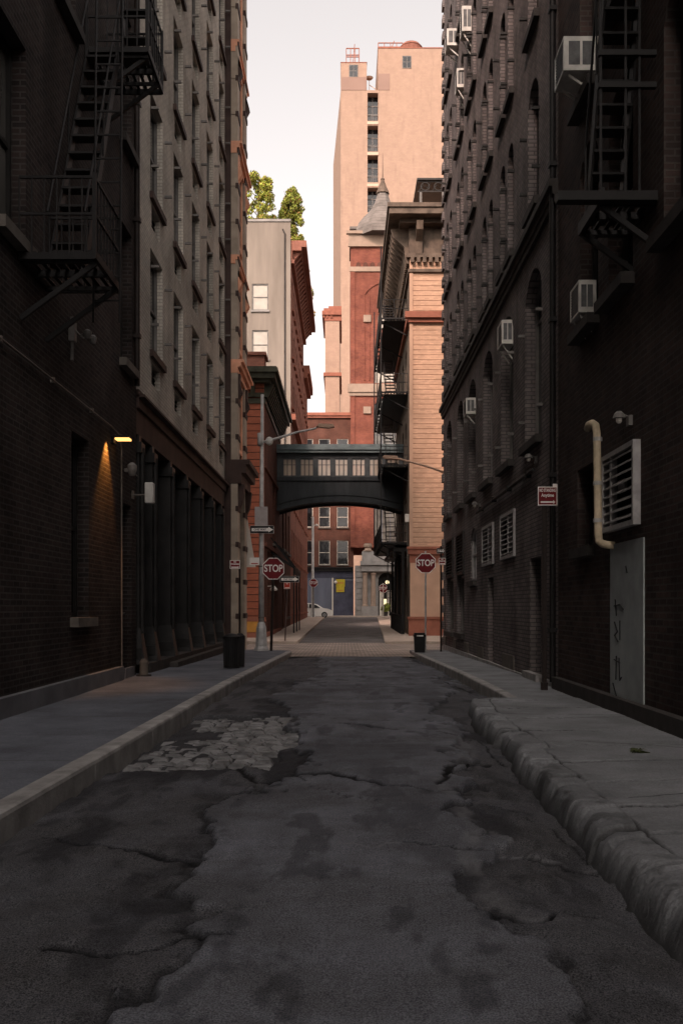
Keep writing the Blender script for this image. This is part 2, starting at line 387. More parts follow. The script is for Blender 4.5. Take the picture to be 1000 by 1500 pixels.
# the alley's broken asphalt
nd = 520; t = np.linspace(0, 1, nd); D = 2.0*(29.5/2.0)**t; D = np.concatenate([np.linspace(-14, 1.9, 20), D]); nd = len(D)
nx = 240; U = np.linspace(0, 1, nx)
Dg = np.repeat(D[:, None], nx, 1); Lk = KL(D)[:, None]-.1; Rk = KR(D)[:, None]+.45
Xg = Lk + (Rk-Lk)*U[None, :]
def boundary(pts, extra=()):
    g = sorted([grd(x, y)[::-1] for x, y in pts] + list(extra)); return np.array(g)
bl = boundary([(235,1445),(300,1385),(318,1330),(250,1275),(305,1215),(330,1180),(400,1142),(432,1120),(436,1085),(428,1050),(395,1018),(440,1003),(470,985),(470,970)], [(2.2,-.75),(-14,-.7),(29.5,-.7)])
br = boundary([(850,1445),(770,1340),(690,1290),(715,1215),(655,1150),(690,1085),(640,1040),(655,1000),(640,975),(600,962)], [(2.2,.75),(-14,.8),(29.5,1.7)])
wob = (fbm(Xg*2.2, Dg*1.3, 5, 3)-.5)*.75 + (fbm(Xg*9, Dg*5, 3, 9)-.5)*.22
fac = np.minimum(Xg + wob - np.interp(Dg, bl[:,0], bl[:,1]), np.interp(Dg, br[:,0], br[:,1]) - Xg + wob*1.3)
ov = np.clip(fac/.03+.5, 0, 1)
right_edge = np.clip((Xg-.4)/.6, 0, 1)
tar = np.zeros_like(Xg)
def crack(pts, wd):
    q = np.array([grd(x, y) for x, y in pts]); best = np.full(Xg.shape, 9.0)
    xx = Xg + (fbm(Xg*6, Dg*6, 3, 21)-.5)*.12; dd = Dg + (fbm(Xg*6, Dg*4, 3, 22)-.5)*.25
    for (x0, y0), (x1, y1) in zip(q[:-1], q[1:]):
        L2 = (x1-x0)**2+(y1-y0)**2; tt = np.clip(((xx-x0)*(x1-x0)+(dd-y0)*(y1-y0))/L2, 0, 1)
        best = np.minimum(best, np.hypot(xx-x0-tt*(x1-x0), dd-y0-tt*(y1-y0)))
    return np.clip((1.0-best/wd)*2.5, 0, 1)
for pts, wd in (([(325,1112),(380,1138),(480,1134),(560,1148)], .05), ([(560,1148),(640,1160),(690,1158)], .02), ([(500,1060),(580,1070)], .04), ([(60,1215),(180,1240),(300,1262)], .035),
                ([(60,1395),(200,1385),(330,1372)], .03), ([(600,1240),(700,1246),(900,1262)], .02), ([(640,1150),(665,1120),(730,1112)], .04), ([(700,1330),(790,1345),(870,1330)], .03), ([(650,1000),(690,1010)],.06), ([(380,1000),(470,996)],.06)):
    tar = np.maximum(tar, crack(pts, wd))
seal = np.zeros_like(Xg)
for pts, wd, k_ in (([(636,1140),(658,1168),(692,1212),(684,1258),(706,1300),(762,1336),(835,1346)], .07, .5), ([(500,1238),(600,1242),(700,1246),(880,1256)], .02, .6), ([(640,1060),(690,1100),(640,1150)], .08, .35), ([(700,1215),(745,1225)], .05, .7), ([(800,1225),(860,1230)], .015, .8)):
    seal = np.maximum(seal, crack(pts, wd)*k_*np.clip(fbm(Xg*7, Dg*5, 4, 71)*2.4-.6, 0, 1))
for pts, wd in (([(420,1125),(470,1160),(560,1175)], .008), ([(720,1180),(800,1200),(860,1250)], .012), ([(640,1075),(700,1082),(740,1110)], .02), ([(520,1020),(600,1025)], .02)):
    tar = np.maximum(tar, crack(pts, wd)*.9)
edge = np.exp(-((fac+.02)/.035)**2)*np.clip((fbm(Xg*3, Dg*2, 3, 5)-.38)*8, 0, 1)
tar = np.maximum(tar, edge*.75)
old = np.clip((fbm(Xg*1.3+.35*fbm(Xg*5, Dg*3, 3, 95), Dg*.55, 5, 96)-.535)*11, 0, 1)*(.45+.55*(1-ov))
old = np.maximum(old, np.clip((fbm(Xg*4, Dg*1.6, 5, 97)-.6)*14, 0, 1)*.7)
rough_zone = 1-ov
Zg = np.interp(Dg, [-30, 18, 29.5], [0, 0, -.12]) + .028*ov + (fbm(Xg*1.1, Dg*.8, 4, 1)-.5)*.07 + rough_zone*((fbm(Xg*5, Dg*3.2, 5, 2)-.5)*.075) - tar*.022 - .02
Zg += right_edge*rough_zone*(fbm(Xg*2.5, Dg*2.5, 4, 14)-.55)*.07
lowR = np.exp(-((Xg-KR(Dg))/.22)**2)*.05; lowL = np.exp(-((Xg-KL(Dg))/.25)**2)*.03
Zg -= lowR+lowL
# hollow where the asphalt has gone from the old setts
cx = (Dg > 8.35+.5*(fbm(Xg*2, Dg*0+3, 3, 31)-.5)) & (Dg < 12.75+(fbm(Xg*1.6, Dg*0+5, 3, 33)-.5)*1.2) & (Xg < -.62+(fbm(Dg*1.3, Dg*0, 3, 37)-.5)*.5)
Zg -= cx*.055; ov = ov*(~cx)
sheet('alley_road', Xg, Dg, Zg, M['asphalt'], {'overlay': ov, 'tar': np.where(cx, .5, tar), 'seal': seal*(~cx), 'old_tar': old*(~cx)})
# exposed setts: each stone its own little crowned block, one patch
cm = MB(); d = 8.45; row = 0
while d < 12.7:
    dep = random.uniform(.135, .155); x = -2.12 + random.uniform(0, .15)
    xr = -.62 + (float(fbm(np.array([d*1.3]), np.array([0.0]), 3, 37)[0])-.5)*.5 + random.uniform(-.18, .08)
    while x < xr:
        wd = random.uniform(.15, .25)
        skip = (d > 10.5 and d < 11.3 and x < -1.55) or random.random() < .025 or x < KL(d)+.03
        if not skip:
            z = -.062 + random.uniform(-.010, .008) - .008*(x < -1.6); g = .009
            x0, x1, y0, y1 = x+g*random.uniform(.5,1.4), x+wd-g*random.uniform(.5,1.4), d+g*random.uniform(.5,1.6), d+dep-g*random.uniform(.5,1.6)
            q = min((x1-x0), (y1-y0))*.22
            tl = [random.uniform(-.006, .006) for _ in range(4)]
            vs = [(x0,y0,z-.08),(x1,y0,z-.08),(x1,y1,z-.08),(x0,y1,z-.08),(x0,y0,z-.012),(x1,y0,z-.012),(x1,y1,z-.012),(x0,y1,z-.012),
                  (x0+q,y0+q,z+.016+tl[0]),(x1-q,y0+q,z+.016+tl[1]),(x1-q,y1-q,z+.016+tl[2]),(x0+q,y1-q,z+.016+tl[3])]
            cm.add(vs, [(0,1,5,4),(1,2,6,5),(2,3,7,6),(3,0,4,7),(4,5,9,8),(5,6,10,9),(6,7,11,10),(7,4,8,11),(8,9,10,11)])
        x += wd
    d += dep; row += 1
props(cm.build('cobblestone_road', M['cobble']), kind='structure')
# pavements
def pave(name, d0, d1, xl, xr, up, mat, n=60, joints=None, rough=.012):
    ds = np.linspace(d0, d1, n); us = np.linspace(0, 1, 14)
    Y = np.repeat(ds[:,None], len(us), 1); a = np.array([xl(q) for q in ds])[:,None]; b = np.array([xr(q) for q in ds])[:,None]
    X = a+(b-a)*us; Z = np.array([gz(q) for q in ds])[:,None]+up+(fbm(X*1.5, Y*1.0, 3, 41)-.5)*rough
    return sheet(name, X, Y, Z, mat)
def slab_mat(name, col, joint, px_, py_, var=.3):
    m, nt, p, g = base(name)
    b = nt.nodes.new('ShaderNodeTexBrick'); nt.links.new(g.outputs['Position'], b.inputs['Vector'])
    b.offset = 0; b.inputs['Scale'].default_value = 1; b.inputs['Brick Width'].default_value = px_; b.inputs['Row Height'].default_value = py_; b.inputs['Mortar Size'].default_value = .008
    b.inputs['Color1'].default_value = c4(col, .9); b.inputs['Color2'].default_value = c4(col, 1.1); b.inputs['Mortar'].default_value = c4(joint)
    f = ramp(nt, noise(nt, g.outputs['Position'], 1.1, 7, .68), .3, .72)
    c = mixc(nt, 1.0, b.outputs['Color'], mixc(nt, f, (1-var*1.3,)*3+(1,), (1+var*1.1,)*3+(1,)), 'MULTIPLY')
    c = mixc(nt, ramp(nt, noise(nt, g.outputs['Position'], 55, 2), .35, .7), mixc(nt, .25, c, (.01,.01,.01,1)), c)
    da = nt.nodes.new('ShaderNodeAttribute'); da.attribute_name = 'dirt'
    c = mixc(nt, da.outputs['Fac'], c, (.018,.017,.016,1))
    nt.links.new(c, p.inputs['Base Color']); p.inputs['Roughness'].default_value = .85; p.inputs['Specular IOR Level'].default_value = .12
    bump(nt, p, noise(nt, g.outputs['Position'], 30, 6, .7), .9, .018); return m
M['slab_left'] = slab_mat('slab_left', (.16,.17,.195), (.09,.09,.09), 6, 1.6)
M['slab_right'] = slab_mat('slab_right', (.26,.268,.28), (.26,.268,.28), 9, 50)
XL, XR = -4.0, 3.4
pave('left_pavement', -14, 31.3, lambda q: XL-.3, lambda q: float(KL(q))-.17, .12, M['slab_left'], 90)
# left kerb: stone strip with a rounded top edge, broken into lengths
km = MB(); q = -14.0
while q < 30.9:
    L = 2.2; e = min(q+L-.012, 30.9); dz = random.uniform(-.006, .006)
    for a, b in ((q, e),):
        xa, xb = float(KL(a)), float(KL(b)); za, zb = gz(a), gz(b)
        prof = [(-.17,.121),(-.03,.125),(-.008,.115),(.0,.09),(.004,-.12)]
        vs = [(xa+u, a, za+v+dz) for u, v in prof]+[(xb+u, b, zb+v+dz) for u, v in prof]; n = len(prof)
        km.add(vs, [(i, i+1, i+1+n, i+n) for i in range(n-1)]+[tuple(range(n)), tuple(range(2*n-1, n-1, -1))])
    q += L
# rounded corner at the end of the left pavement
props(km.build('left_kerb', M['kerb_stone']), kind='structure')
cm = MB(); cxx, cyy, rr = float(KL(30.9))-1.2, 30.9, 1.2
arc = [(cxx+rr*math.cos(a), cyy+rr*.9*math.sin(a)) for a in np.linspace(0, math.pi/2, 10)]
poly = [(XL-6, 31.31), (float(KL(30.9))-1.2, 31.31)]
for z0 in (gz(30.9)+.118,):
    top = [(x, y, z0) for x, y in arc]; bot = [(x, y, z0-.3) for x, y in arc]; cen = (cxx, cyy, z0)
    n = len(arc)
    cm.add(top+bot+[cen], [(i, i+1, 2*n) for i in range(n-1)]+[(i, i+n, i+1+n, i+1) for i in range(n-1)])
cm.box(-30, cxx, 31.3, 31.98, z0-.3, z0-.002)
props(cm.build('left_corner_pavement', M['concrete']), kind='structure')
# right pavement, far straight part with kerb
pave('right_pavement', 13.0, 31.0, lambda q: float(KR(max(q, 14.8)))+.14, lambda q: XR+.3, .115, M['slab_right'], 60)
km = MB(); q = 13.0
while q < 31:
    e = min(q+2.0-.01, 31); xa, xb = float(KR(max(q, 14.8))), float(KR(max(e, 14.8))); za, zb = gz(q), gz(e)
    prof = [(.14,.118),(.03,.12),(.008,.11),(0,.09),(-.004,-.15)]; n = len(prof)
    km.add([(xa+u, q, za+v) for u, v in prof]+[(xb+u, e, zb+v) for u, v in prof], [(i, i+1, i+1+n, i+n) for i in range(n-1)]+[tuple(range(n)), tuple(range(2*n-1, n-1, -1))])
    q += 2.0
props(km.build('right_kerb', M['kerb_stone']), kind='structure')
props(box(float(KR(30))+.0, 30, 30.99, 31.9, gz(31)-.3, gz(31)+.113).build('right_corner_pavement', M['concrete']), kind='structure')
# slumped, bulging pavement in the right foreground
ds = np.concatenate([np.linspace(-14, 2.4, 14), 2.5*(13.75/2.5)**np.linspace(0, 1, 640)]); us = np.concatenate([np.linspace(0, .22, 70), np.linspace(.225, 1, 50)])
Y = np.repeat(ds[:,None], len(us), 1)
JT = np.array([2.7, 3.3, 3.95, 4.6, 5.35, 6.1, 6.95, 7.8, 8.75, 9.8, 10.9, 12.0, 13.0])
skew = lambda X: (X-1.6)*.12
rk = np.random.RandomState(5); JK = np.cumsum(np.concatenate([[1.5], rk.uniform(.55, 1.0, 18)])); JK = JK[JK < 13.6]
kk = np.clip(np.searchsorted(JK, ds)-1, 0, len(JK)-1); nk = len(JK)
off = rk.uniform(-.035, .035, nk); up = rk.uniform(-.014, .014, nk); tiu = rk.uniform(-.10, .02, nk); tiv = rk.uniform(-.035, .035, nk); yaw = rk.uniform(-.05, .05, nk)
lv_ = ds-JK[kk]-.4
e0 = (KR(np.minimum(ds, 13.0))-.03 + off[kk]+yaw[kk]*lv_ + (fbm(ds*6, ds*0, 4, 51)-.5)*.035 + np.maximum(0, (ds-13.0)/.75)**2*.5)[:,None]
X = e0+(XR+.3-e0)*us
dist = X-e0
rise = 1-np.exp(-(dist/(.028+.03*vnoise(Y*5, Y*0, 90)))**1.6)
endfall = np.clip((13.72-Y)/.2, 0, 1)**.5
kz = np.clip((.31-dist)/.02, 0, 1)
Z = -.10+.225*rise*endfall + kz*(up[kk][:,None]+tiu[kk][:,None]*(.3-dist)+tiv[kk][:,None]*lv_[:,None])*rise
Z += (fbm(X*9, Y*7, 4, 52)-.5)*.022*np.exp(-(dist/.3)**2) + (fbm(X*1.2, Y*1.2, 4, 53)-.5)*.022
chip = np.clip((fbm(X*8, Y*6.5, 3, 58)-.58)*10, 0, 1)*np.exp(-(dist/.11)**2)
Z -= chip*.035*rise
dirt = np.zeros_like(X)
for q, yk in enumerate(JT):
    yy = Y-yk-skew(X)-(fbm(X*2.2, X*0+q, 4, 60+q)-.5)*.16
    reach = np.clip(1.25-dist/(2.6 if q % 3 else 1.1), 0, 1)
    wid = .010
    gv_ = np.exp(-(yy/wid)**2)*np.clip(reach*3, 0, 1)*np.clip((dist-.3)/.02, 0, 1)
    stg = (.35, 1.0, .6, .9, .5, 1.0, .4, .8)[q % 8]
    Z -= gv_*stg*(.016+.022*np.exp(-(dist/.35)**2)); dirt = np.maximum(dirt, gv_*stg)
    Z += np.where((yy > 0) & (yy < .6), .016*(1-yy/.6), 0)*np.exp(-(dist/1.4)**2)
for yk in JK:
    gv_ = np.exp(-((Y-yk-(fbm(X*6, X*0+yk, 3, 99)-.5)*.06)/.014)**2)*np.clip((.32-dist)/.02, 0, 1)*rise
    Z -= gv_*.05; dirt = np.maximum(dirt, gv_)
pg_ = np.exp(-((dist-.31)/.012)**2)*np.clip(fbm(Y*2, Y*0, 3, 93)*2.2-.3, 0, 1); Z -= pg_*.02; dirt = np.maximum(dirt, pg_*.9)
for q, (x0, y0, x1, y1) in enumerate([(1.9, 6.4, 3.3, 6.9), (2.2, 9.1, 3.4, 8.6), (1.7, 11.5, 3.3, 11.3)]):
    L2 = (x1-x0)**2+(y1-y0)**2; t2 = np.clip(((X-x0)*(x1-x0)+(Y-y0)*(y1-y0))/L2, 0, 1)
    w_ = np.hypot(X-x0-t2*(x1-x0), Y-y0-t2*(y1-y0)+(fbm(X*5, Y*5, 3, 80+q)-.5)*.12); dirt = np.maximum(dirt, np.clip((1-w_/.018)*2, 0, 1)*.8)
dirt = np.maximum(dirt, np.clip(1-rise*1.25, 0, 1)*.85)
dirt = np.maximum(dirt, np.clip((fbm(X*6, Y*5, 5, 57)-.56)*9, 0, 1)*np.exp(-(dist/.35)**2)*.6)
sheet('slumped_pavement', X, Y, Z, M['slab_right'], {'dirt': dirt})
# cross street of setts, far road, far pavements, street at the end
def strip(name, d0, d1, xl, xr, up, mat, n=24):
    return pave(name, d0, d1, xl, xr, up, mat, n, rough=.02)
strip('cobbled_street', 29.45, 42.2, lambda q: -40, lambda q: 40, .012, M['setts'], 14)
fl = lambda q: float(np.interp(q, [41, 97], [-2.05, -2.08])); fr = lambda q: float(np.interp(q, [41, 97], [1.72, 3.3]))
strip('far_road', 42.19, 98, lambda q: fl(q)-.05, lambda q: fr(q)+.05, .0, M['asphalt_far'])
def far_side(name, x0, x1, d0, d1, inner):
    ds = np.linspace(d0, d1, 16); mb = MB()
    for a, b in zip(ds[:-1], ds[1:]):
        xa0, xa1, xb0, xb1 = x0(a), x1(a), x0(b), x1(b); za, zb = gz(a)+.13, gz(b)+.13
        mb.quad((xa0,a,za),(xa1,a,za),(xb1,b,zb),(xb0,b,zb))
        xi, xj = (xa1, xb1) if inner == 'r' else (xa0, xb0)
        mb.quad((xi,a,za),(xj,b,zb),(xj,b,zb-.3),(xi,a,za-.3))
    xa0, xa1 = x0(d0), x1(d0); z = gz(d0)+.13
    mb.quad((xa0,d0,z),(xa1,d0,z),(xa1,d0,z-.3),(xa0,d0,z-.3))
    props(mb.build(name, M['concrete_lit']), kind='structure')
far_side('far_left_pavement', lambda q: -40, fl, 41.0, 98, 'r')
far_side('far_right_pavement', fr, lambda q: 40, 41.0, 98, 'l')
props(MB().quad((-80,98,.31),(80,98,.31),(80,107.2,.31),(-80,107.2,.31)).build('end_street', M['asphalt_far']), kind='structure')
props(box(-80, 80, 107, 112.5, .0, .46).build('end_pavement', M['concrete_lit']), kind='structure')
# ------------------------------------------------------------------ walls with real openings, and windows
def arc_pts(u0, u1, vs, rise, n=10):
    w = u1-u0; r = (w*w/4+rise*rise)/(2*rise); c = vs+rise-r; a = math.asin(min(1, w/2/r))
    if rise > w/2*0.999: a = math.pi/2
    return [((u0+u1)/2+r*math.sin(-a+2*a*i/n), c+r*math.cos(-a+2*a*i/n)) for i in range(n+1)]
def FP(face, pos):
    return {'E': lambda u, v, t: (pos-t, u, v), 'W': lambda u, v, t: (pos+t, u, v), 'S': lambda u, v, t: (u, pos+t, v)}[face]
def facade(mb, face, pos, u0, u1, v0, v1, holes, depth=.22):
    P = FP(face, pos)
    us = sorted({u0, u1, *[h[0] for h in holes], *[h[1] for h in holes]}); vs = sorted({v0, v1, *[h[2] for h in holes], *[h[3] for h in holes]})
    for i in range(len(us)-1):
        um = (us[i]+us[i+1])/2
        run = None
        for j in range(len(vs)-1):
            vm = (vs[j]+vs[j+1])/2
            inside = any(h[0] < um < h[1] and h[2] < vm < h[3] for h in holes)
            if not inside:
                mb.quad(P(us[i],vs[j],0), P(us[i+1],vs[j],0), P(us[i+1],vs[j+1],0), P(us[i],vs[j+1],0))
    for h in holes:
        a, b, c, d = h[:4]; rise = h[4] if len(h) > 4 else 0
        top = d-rise
        mb.quad(P(a,c,0), P(a,c,depth), P(a,top,depth), P(a,top,0)); mb.quad(P(b,c,0), P(b,top,0), P(b,top,depth), P(b,c,depth))
        mb.quad(P(a,c,0), P(b,c,0), P(b,c,depth), P(a,c,depth))
        if rise:
            ar = arc_pts(a, b, top, rise); k = len(ar)//2
            for q in range(k): mb.quad(P(a,d,0), P(*ar[q],0), P(*ar[q+1],0))
            for q in range(k, len(ar)-1): mb.quad(P(b,d,0), P(*ar[q],0), P(*ar[q+1],0))
            for q in range(len(ar)-1): mb.quad(P(*ar[q],0), P(*ar[q+1],0), P(*ar[q+1],depth), P(*ar[q],depth))
        else: mb.quad(P(a,d,0), P(a,d,depth), P(b,d,depth), P(b,d,0))
WC = {}
def win_mesh(w, h, rise, bars, fm, pm, sill, sm, sw):
    key = (round(w,3), round(h,3), round(rise,3), bars, fm, pm, sill, sm, sw)
    if key in WC: return WC[key]
    fr = MB(); t = .07
    out = [(-w/2, 0), (w/2, 0), (w/2, h-rise)] + ([(x, z) for x, z in reversed(arc_pts(-w/2, w/2, h-rise, rise))][1:-1] if rise else []) + [(-w/2, h-rise)]
    # outer frame
    fr.box(-w/2, -w/2+t, -.05, .03, 0, h-rise); fr.box(w/2-t, w/2, -.05, .03, 0, h-rise); fr.box(-w/2+t, w/2-t, -.05, .03, 0, t)
    if rise:
        ar = arc_pts(-w/2, w/2, h-rise, rise)
        for p, q in zip(ar[:-1], ar[1:]): fr.bar((p[0], -.01, p[1]-t/2), (q[0], -.01, q[1]-t/2), .08, t)
    else: fr.box(-w/2+t, w/2-t, -.05, .03, h-t, h)
    if 'm' in bars: fr.box(-w/2+t, w/2-t, -.035, .025, h*.5-.03, h*.5+.03)
    if 'v' in bars: fr.box(-.02, .02, -.03, .02, t, h-t)
    if 't' in bars:
        for u in (-w/6, w/6): fr.box(u-.02, u+.02, -.03, .02, t, h-t-rise*.5)
        for u in (.25, .75): fr.box(-w/2+t, w/2-t, -.028, .018, h*u-.02, h*u+.02)
    if 'p' in bars:
        for dz in (.5, (h-rise)*.8):
            for sg in (-1, 1): fr.bar((sg*(w/2+.08), -.2, dz), (sg*(w/2+.08), -.36, dz), .05)
    f = fr.mesh('window', M[fm])
    p = MB(); p.quad(*[(u, .0, v) for u, v in out]); pm_ = p.mesh('pane', M[pm])
    s = None
    if sill:
        s = box(-w/2-.08, w/2+.08, -sw, .0, -.14, -.001).mesh('sill', M[sm])
    WC[key] = (f, pm_, s); return WC[key]
def window(parent, face, pos, uc, v, w, h, rise=0, bars='m', fm='frame_dark', pm='pane_dark', depth=.2, sill=True, sm='stone_sill', sw=None):
    sw = sw or depth+.1
    f, p, s = win_mesh(w-.006, h-.006, rise, bars, fm, pm, sill, sm, sw)
    loc = FP(face, pos)(uc, v+.003, depth-.03)
    rz = {'E': R(90), 'W': R(-90), 'S': 0}[face]
    o = link('window', f, parent, loc, rz, True)
    link('pane', p, o)
    if s: link('sill', s, o)
    return o
def shell(mb, X0, X1, Y0, Y1, Z0, Z1, skip=''):
    if 'E' not in skip: mb.quad((X1,Y0,Z0),(X1,Y1,Z0),(X1,Y1,Z1),(X1,Y0,Z1))
    if 'W' not in skip: mb.quad((X0,Y0,Z0),(X0,Y0,Z1),(X0,Y1,Z1),(X0,Y1,Z0))
    if 'S' not in skip: mb.quad((X0,Y0,Z0),(X1,Y0,Z0),(X1,Y0,Z1),(X0,Y0,Z1))
    if 'N' not in skip: mb.quad((X0,Y1,Z0),(X0,Y1,Z1),(X1,Y1,Z1),(X1,Y1,Z0))
def seen(d, z): return z < EYE+.66*d+1.2
# ================================================================== LEFT SIDE
# ---- dark brick building nearest on the left
b1 = thing('brick_building', 'dark brown brick building carrying a lit wall lamp and a steep stair fire escape', 'building', (-8, 2, .0))
holes = [(17.05, 17.95, 5.85, 8.35), (17.05, 17.95, 9.85, 12.3), (14.0, 14.95, 1.25, 4.0), (11.0, 12.0, 5.9, 8.4), (8.0, 9.0, 5.9, 8.4), (13.2, 14.2, 9.95, 12.2), (9.9, 10.9, 9.95, 12.2), (17.2, 17.95, .3, 3.3)]
wb = MB(); facade(wb, 'E', XL, -26, 18.34, .05, 27, holes, .3); shell(wb, -16, XL, -26, 18.34, .05, 27, 'E'); wb.build('wall', M['brick_near_left'], b1)  # unseen upper height and rear length set to block sun from the alley
MB().box(-16, XL+.15, -26, 18.34, 27.001, 27.3).build('roof', M['brown_trim'], b1)
for h in holes[:7]:
    window(b1, 'E', XL, (h[0]+h[1])/2, h[2], h[1]-h[0], h[3]-h[2], 0, 'm', 'frame_dark', 'pane_pale' if h[2] == 5.9 and h[0] > 10 else 'pane_dark', .26, True, 'stone_sill' if h[2] < 6 else 'stone_dark', .36)
dr = box(XL-.25, XL-.2, 17.21, 17.94, .31, 3.29)
for z in (.5, 1.4, 2.3): dr.box(XL-.2, XL-.17, 17.3, 17.85, z, z+.75)
dr = dr.build('door', M['dark_paint'], b1)
MB().tube([(XL-.19, 17.8, 1.3),(XL-.1, 17.8, 1.3),(XL-.1, 17.7, 1.3)], .015, 6).build('handle', M['cable'], dr, None, False)
pl = MB(); pl.box(XL, XL+.1, -14, 16.9, .1, .36); pl.box(XL-.28, XL+.06, 17.2, 17.95, .1, .3); pl.build('plinth', M['concrete'], b1)
pipe = MB(); pipe.tube([(XL+.07, 18.1, 5.6), (XL+.07, 18.1, 13.5)], .055, 10)
for z in np.arange(6.5, 13.3, 2.2): pipe.box(XL, XL+.14, 18.03, 18.17, z, z+.08)
props(pipe.build('downpipe', M['pole_dark']), 'dark downpipe running up the corner of the dark brick building beside the grey facade', 'pipe')
cb = MB(); pts = [(XL+.05, 5, 4.52), (XL+.05, 9, 4.5), (XL+.05, 12.5, 4.49), (XL+.05, 16.2, 4.47), (XL+.05, 16.75, 4.42), (XL+.05, 16.93, 4.2), (XL+.05, 16.95, .15)]
cb.tube(pts, .014, 6)
for y in (9, 11, 13, 15): cb.box(XL, XL+.06, y-.02, y+.02, 4.46, 4.53)
props(cb.build('wall_conduit', M['cable']), 'thin pale conduit running level along dark brick then straight down beside the lamp', 'conduit')
# lit wall lamp
wl = thing('wall_lamp', 'small lit wall lamp throwing orange light down the dark brick', 'lamp', (XL, 16.45, 4.28))
MB().box(-.01, .05, -.09, .09, -.06, .06).box(.05, .32, -.11, .11, .03, .07).build('housing', M['dark_iron'], wl, None, False)
box(.07, .31, -.1, .1, .0, .029).build('diffuser', M['lamp_glow'], wl, None, False)
ld = bpy.data.lights.new('lamp_light', 'SPOT'); ld.energy = 80; ld.color = (1, .38, .07); ld.spot_size = R(76); ld.spot_blend = .6; ld.shadow_soft_size = .05
lo = bpy.data.objects.new('lamp_light', ld); COL.objects.link(lo); lo.location = (XL+.12, 16.05, 4.24); lo.rotation_euler = (R(-4), R(14), 0)
# floodlight cluster under the fire escape
fl_ = thing('floodlight', 'pair of pale security lights on one bracket under the fire escape with the stair', 'floodlight', (XL, 13.9, 5.35)); fl_.scale = (.75, .8, .8)
MB().tube([(.05,0,-.45),(.05,0,.35)], .035, 8).box(0, .12, -.07, .07, -.1, .25).build('bracket', M['frame_grey'], fl_, None, False)
for sy, a in ((-.1, .55), (.25, .62)):
    hd = MB(); hd.tube([(.1, 0, .12), (.22, sy*.5, .0), (.33, sy, .02)], .015, 6); hd.lathe([(.05,-.08),(.075,0),(.08,.05),(.03,.09)], .38, sy, .0, 10); hd.build('lamp_head', M['frame_grey'], fl_, None, False)
# white box light on an arm
bx = thing('box_light', 'white upright box light held out from the dark corner on a short arm', 'wall light', (XL, 18.0, 3.55))
MB().tube([(0,0,-.03),(.27,0,-.03)], .018, 8).box(0, .03, -.06, .06, -.1, .05).build('arm', M['cable'], bx, None, False)
box(.25, .41, -.09, .09, -.19, .2).build('housing', M['white_grey'], bx, None, False, bevel=.02)
vf = thing('wall_fixture', 'dark caged fixture on the wall beside the white box light', 'fixture', (XL, 17.4, 3.9))
MB().lathe([(.05,-.1),(.09,0),(.09,.09),(.03,.14)], .13, 0, 0, 10).box(0, .1, -.05, .05, -.03, .03).build('body', M['frame_grey'], vf, None, False)
MB().tube([(.12,.05,0),(.2,.2,-.1),(.12,.4,-.16)], .012, 6).build('cable', M['cable'], vf, None, False)
sp = thing('standpipe', 'short pale capped standpipe at the foot of the left wall', 'standpipe', (XL+.24, 17.9, .12))
MB().lathe([(.08,0),(.08,.26),(.06,.29),(.04,.32)], 0, 0, 0, 14).build('pipe', M['stone_sill'], sp, None, False, smooth=False)
MB().lathe([(.14,-.01),(.14,.03)], 0, 0, 0, 14).build('base', M['stone_dark'], sp, None, False)
# ---- grey building with storefront
b2 = thing('grey_building', 'tall grey painted brick building with sash windows above a dark iron storefront', 'building', (-8, 25, .0))
holes = []; rows = [6.7, 9.95, 13.15, 16.35, 19.55]; y0s = [19.68+2.68*k for k in range(5)]
for k, y in enumerate(y0s):
    for z in rows:
        holes.append((y, y+1.32, z, z+2.12)); holes.append((y+.12, y+1.0, z-.66, z-.2))
wb = MB(); facade(wb, 'E', XL, 18.36, 31.9, 5.6, 23.4, holes, .26); shell(wb, -16, XL, 18.36, 31.9, 5.6, 23.4, 'E'); wb.build('wall', M['brick_grey'], b2)
box(-16, XL+.3, 18.36, 31.9, 23.401, 23.8).build('roof', M['brown_trim'], b2)
for k, y in enumerate(y0s):
    for z in rows:
        if not seen(y, z): continue
        window(b2, 'E', XL, y+.66, z, 1.32, 2.12, 0, 'mvp', 'frame_grey', 'pane_pale' if (k*7+int(z)) % 3 else 'pane_dark', .2, True, 'brown_trim', .25)
        gr = MB()
        gr.box(XL-.2, XL-.14, y+.125, y+.995, z-.655, z-.205)
        for q in range(4): gr.box(XL-.14, XL-.1, y+.14, y+.98, z-.63+q*.105, z-.59+q*.105)
        gr.build('vent', M['slot_dark'], b2)
